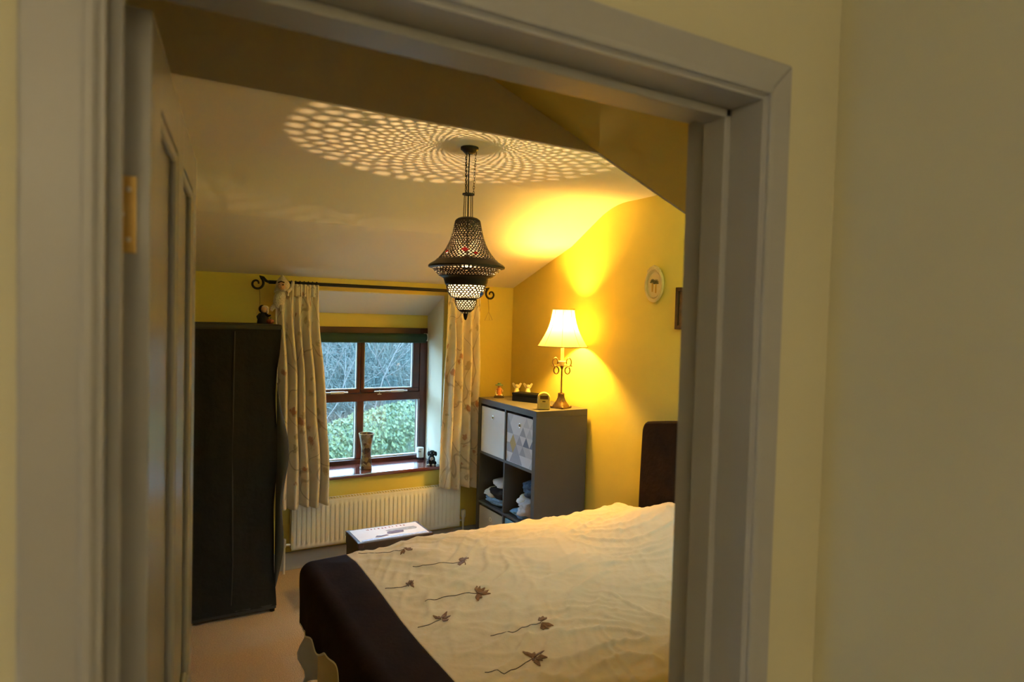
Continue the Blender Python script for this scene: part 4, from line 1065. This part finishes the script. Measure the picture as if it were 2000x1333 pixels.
def witch():
    o = Vector((.702, 4.08, WZ)); L = local(o); t = thing('witch_figure', o, 'small dark blue doll with white hair on the wardrobe top', 'doll')
    build('robe', MB().lathe([(.036, 0), (.034, .02), (.026, .045), (.018, .062), (.008, .07)], L((0, 0, 0)), 16), 'witch_blue', t, smooth=True)
    h = build('head', MB().ball(L((.006, -.004, .083)), (.018, .018, .019), 14), 'fig_flesh', t, smooth=True)
    build('hair', MB().ball(L((.008, .001, .093)), (.021, .017, .014), 14).ball(L((.022, .0, .075)), (.008, .012, .018), 10), 'plush_white', h, smooth=True)
    build('hood', MB().ball(L((-.010, .007, .086)), (.021, .020, .024), 14), 'witch_blue', h, smooth=True)
    build('arm', MB().tube([L((.012, -.006, .058)), L((.034, -.014, .046)), L((.048, -.016, .050))], [.009, .007, .005], 8), 'witch_blue', t, smooth=True)
    build('arm', MB().tube([L((-.014, -.006, .058)), L((-.030, -.012, .040)), L((-.024, -.018, .026))], [.009, .007, .005], 8), 'witch_blue', t, smooth=True)
    o2 = Vector((.752 - .024, 4.01, WZ)); t2 = thing('pumpkin_ornament', o2, 'small dull orange pumpkin ornament beside the doll', 'ornament')
    def pt(p):
        a = math.atan2(p.y, p.x); k = 1 - .10 * abs(math.sin(4 * a)); return Vector((p.x * k, p.y * k, p.z))
    build('pumpkin_body', MB().ball(o2 + Vector((0, 0, .015)), (.022, .022, .015), 32, tf=pt), 'pumpkin', t2, smooth=True)
    build('stalk', MB().tube([o2 + Vector((0, 0, .028)), o2 + Vector((.004, 0, .038))], [.004, .003], 8), 'fig_green', t2, smooth=True)
witch()

# ================================================================== WINDOW THINGS
def blind():
    t = thing('roller_blind', (1.5, 4.72, 1.50), 'dark green roller blind rolled up at the top of the window', 'blind')
    x0, x1, y = 1.012, 1.992, 4.712
    build('roll', MB().tube([(x0, y, 1.535), (x1, y, 1.535)], .028, 20), 'blind_green', t, smooth=True)
    build('cloth_edge', MB().box((x0 + .01, y - .0285, 1.500), (x1 - .01, y - .0265, 1.537)), 'blind_green', t)
    build('bottom_bar', MB().box((x0 + .008, y - .033, 1.494), (x1 - .008, y - .022, 1.506)), 'blind_green', t, bevel=.003)
    for x in (x0 - .010, x1): build('bracket', MB().box((x, y - .022, 1.508), (x + .010, YF - .004, 1.565)), 'white_plastic', t, bevel=.002)
blind()
def vase():
    o = Vector((1.496, 4.575, .600)); t = thing('vase', o, 'tall flared brown and gold mosaic vase on the window sill', 'vase')
    pr = [(.040, 0), (.043, .006), (.041, .03), (.036, .08), (.034, .12), (.037, .165), (.045, .21), (.0545, .252), (.0515, .252), (.042, .21), (.033, .165), (.030, .12), (.032, .03), (0, .02)]
    build('vase_body', MB().lathe(pr, o, 32), 'vase_glaze', t, smooth=True)
    build('lip', MB().tube(circ(o + Vector((0, 0, .252)), .053, 32), .0022, 6, closed=True), 'picture_ivory', t, smooth=True)
    build('foot_ring', MB().tube(circ(o + Vector((0, 0, .0025)), .040, 32), .0025, 6, closed=True), 'fig_dark', t, smooth=True)
vase()
def lantern():
    o = Vector((1.962, 4.700, .600)); L = local(o); t = thing('white_tealight_holder', o, 'white cylindrical tealight holder on dark legs on the window sill', 'candle holder')
    build('shell', MB().lathe([(.026, .020), (.026, .092), (.024, .094), (.0, .094)], o, 28), 'white_plastic', t, smooth=True)
    build('painted_slot', MB().box((-.010, -.0270, .064), (.010, -.0255, .069), tf=L), 'painted_slot_shade', t)  # thin dark box painted in as the slot's shade; no opening is cut
    build('base_disc', MB().lathe([(.023, .014), (.023, .021)], o, 24), 'black_box', t, smooth=True)
    for k in range(3): a = 2 * PI * k / 3 - 2.2; build('leg', MB().tube([o + Vector((.018 * math.cos(a), .018 * math.sin(a), .016)), o + Vector((.022 * math.cos(a), .022 * math.sin(a), 0))], .005, 8), 'black_box', t, smooth=True)
lantern()
def dog():
    o = Vector((1.968, 4.497, .600)); L = local(o); t = thing('plush_dog', o, 'small black toy dog with white chest sitting on the window sill', 'plush toy')
    build('body', MB().ball(L((0, .008, .036)), (.026, .028, .036), 18), 'plush_black', t, smooth=True)
    build('chest', MB().ball(L((.004, -.016, .048)), (.013, .009, .016), 12), 'plush_white', t, smooth=True)
    h = build('head', MB().ball(L((.004, -.006, .088)), (.027, .025, .023), 18), 'plush_black', t, smooth=True)
    build('muzzle', MB().ball(L((.010, -.028, .082)), (.012, .012, .010), 12), 'plush_black', h, smooth=True)
    build('nose', MB().ball(L((.011, -.040, .085)), .0035, 8), 'black_box', h, smooth=True)
    for s in (-1, 1):
        build('ear', MB().ball(L((.004 + s * .027, -.002, .084)), (.008, .012, .018), 12), 'plush_black', h, smooth=True)
        build('eye', MB().ball(L((.007 + s * .011, -.028, .094)), .003, 8), 'steel', h, smooth=True)
        build('front_leg', MB().tube([L((s * .012, -.016, .040)), L((s * .014, -.022, .016)), L((s * .015, -.030, .007))], [.010, .009, .008], 10), 'plush_black', t, smooth=True)
        build('paw', MB().ball(L((s * .017, -.036, .008)), (.010, .011, .008), 10), 'plush_white', t, smooth=True)
        build('hind_leg', MB().ball(L((s * .024, .004, .015)), (.012, .020, .015), 12), 'plush_black', t, smooth=True)
    build('tail', MB().tube([L((.004, .034, .014)), L((.014, .048, .018)), L((.018, .052, .032))], [.006, .005, .004], 8), 'plush_black', t, smooth=True)
dog()

# ================================================================== TRUNK IN FRONT OF THE RADIATOR
def trunk():
    x0, x1, y0, y1, z1 = 1.190, 1.660, 3.745, 4.005, .36
    t = thing('storage_chest', ((x0 + x1) / 2, (y0 + y1) / 2, 0), 'small brown storage trunk with a printed picture lid by the radiator', 'trunk')
    build('trunk_body', MB().box((x0 + .004, y0 + .004, 0), (x1 - .004, y1 - .004, .285)), 'trunk_edge', t, bevel=.004)
    ld = build('lid', MB().box((x0, y0, .285), (x1, y1, z1)), 'trunk_edge', t, bevel=.006)
    def Q(u, v): return (lerp(x0 + .018, x1 - .018, u), lerp(y0 + .016, y1 - .016, v), z1 + .0006)
    def flat(name, poly, m, dz=0.0): return build(name, MB().prism([Vector(Q(*p)) + Vector((0, 0, dz)) for p in poly], (0, 0, .0008)), m, ld)
    flat('picture_print', [(0, 0), (1, 0), (1, 1), (0, 1)], 'trunk_print')
    flat('printed_shape', [(.02, .0), (.98, .02), (.98, .14), (.80, .10), (.6, .16), (.4, .10), (.2, .14), (.02, .08)], 'print_blue', .0012)
    flat('printed_shape', [(.50, .50), (.90, .46), (.93, .56), (.90, .68), (.52, .66), (.46, .60)], 'print_taupe', .0012)
    flat('printed_shape', [(.44, .34), (.50, .30), (.68, .32), (.70, .46), (.60, .50), (.46, .47)], 'print_maroon', .0024)
    flat('printed_shape', [(.24, .20), (.31, .16), (.44, .22), (.42, .30), (.34, .27), (.28, .31)], 'print_maroon', .0012)
    rnd = random.Random(2); lt = MB()
    for k in range(11):                                   # faded red heading, too faint to read
        u = .22 + k * .055; v = .82 + .012 * math.sin(k)
        for _ in range(2):
            a, b = rnd.uniform(0, .02), rnd.uniform(.012, .03)
            lt.prism([Vector(Q(u + a, v)) + Vector((0, 0, .0012)), Vector(Q(u + a + b * .5, v)) + Vector((0, 0, .0012)), Vector(Q(u + a + b * .6, v + .07)) + Vector((0, 0, .0012)), Vector(Q(u + a, v + .08)) + Vector((0, 0, .0012))], (0, 0, .0005))
    build('printed_heading', lt, 'print_red', ld)
    for x in (x0, x1 - .03):
        for y in (y0, y1 - .03): build('corner_guard', MB().box((x - .002, y - .002, z1 - .03), (x + .032, y + .032, z1 + .0005)), 'frame_dark', ld, bevel=.003)
trunk()

# ================================================================== PICTURES ON THE LAMP WALL
def oval_picture():
    c = Vector((XR, 2.866, 1.913)); t = thing('oval_picture', c - Vector((.01, 0, .1)), 'small ivory oval picture of two stems in a carved frame', 'picture')
    ry, rz = .068, .092
    def ell(k, x): return [Vector((c.x - x, c.y + ry * k * math.cos(2 * PI * i / 40), c.z + rz * k * math.sin(2 * PI * i / 40))) for i in range(40)]
    build('backing', MB().prism(ell(.96, .001), (-.008, 0, 0)), 'picture_mount', t)
    fr = build('oval_frame', MB().tube(ell(1.0, .010), .0095, 10, closed=True), 'picture_ivory', t, smooth=True)
    build('inner_beading', MB().tube(ell(.80, .010), .0035, 8, closed=True), 'picture_ivory', fr, smooth=True)
    for k in range(9):
        a = PI / 2 + (k - 4) * .17; s = .010 if k != 4 else .013
        build('carved_leaf', MB().ball((c.x - .014, c.y + ry * 1.10 * math.cos(a), c.z + rz * 1.08 * math.sin(a)), (.007, s * .8, s), 8), 'picture_ivory', fr, smooth=True)
    for dy, s in ((.014, .85), (-.014, 1.0)):
        z0 = c.z - .048 * s; y = c.y + dy
        build('painted_stem', MB().prism([(c.x - .0095, y - .005, z0), (c.x - .0095, y + .005, z0), (c.x - .0095, y + .006, z0 + .05), (c.x - .0095, y - .006, z0 + .05)], (-.0015, 0, 0)), 'flower_gold', t)
        for k in range(7):
            a = PI * (.05 + .9 * k / 6); p = Vector((c.x - .010, y, z0 + .052)); d = Vector((0, math.cos(a), math.sin(a))); e = Vector((0, -d.z, d.y))
            build('painted_leaf', MB().prism([p, p + d * .014 + e * .004, p + d * .027 * s, p + d * .014 - e * .004], (-.0015, 0, 0)), 'flower_dark', t)
oval_picture()
def rect_picture():
    y1_, y0_, z0, z1 = 2.683, 2.50, 1.664, 1.892; x = XR
    t = thing('framed_picture', (x - .01, (y0_ + y1_) / 2, z0), 'dark wooden rectangular picture frame on the yellow wall', 'picture')
    w_ = .022
    for a, b in (((x - .022, y0_, z0), (x - .001, y0_ + w_, z1)), ((x - .022, y1_ - w_, z0), (x - .001, y1_, z1)), ((x - .022, y0_ + w_, z0), (x - .001, y1_ - w_, z0 + w_)), ((x - .022, y0_ + w_, z1 - w_), (x - .001, y1_ - w_, z1))): build('frame_bar', MB().box(a, b), 'frame_dark', t, bevel=.003)
    build('print', MB().box((x - .010, y0_ + w_, z0 + w_), (x - .006, y1_ - w_, z1 - w_)), 'photo_print', t)
    build('mount', MB().box((x - .006, y0_ + w_ - .002, z0 + w_ - .002), (x - .002, y1_ - w_ + .002, z1 - w_ + .002)), 'picture_mount', t)
rect_picture()
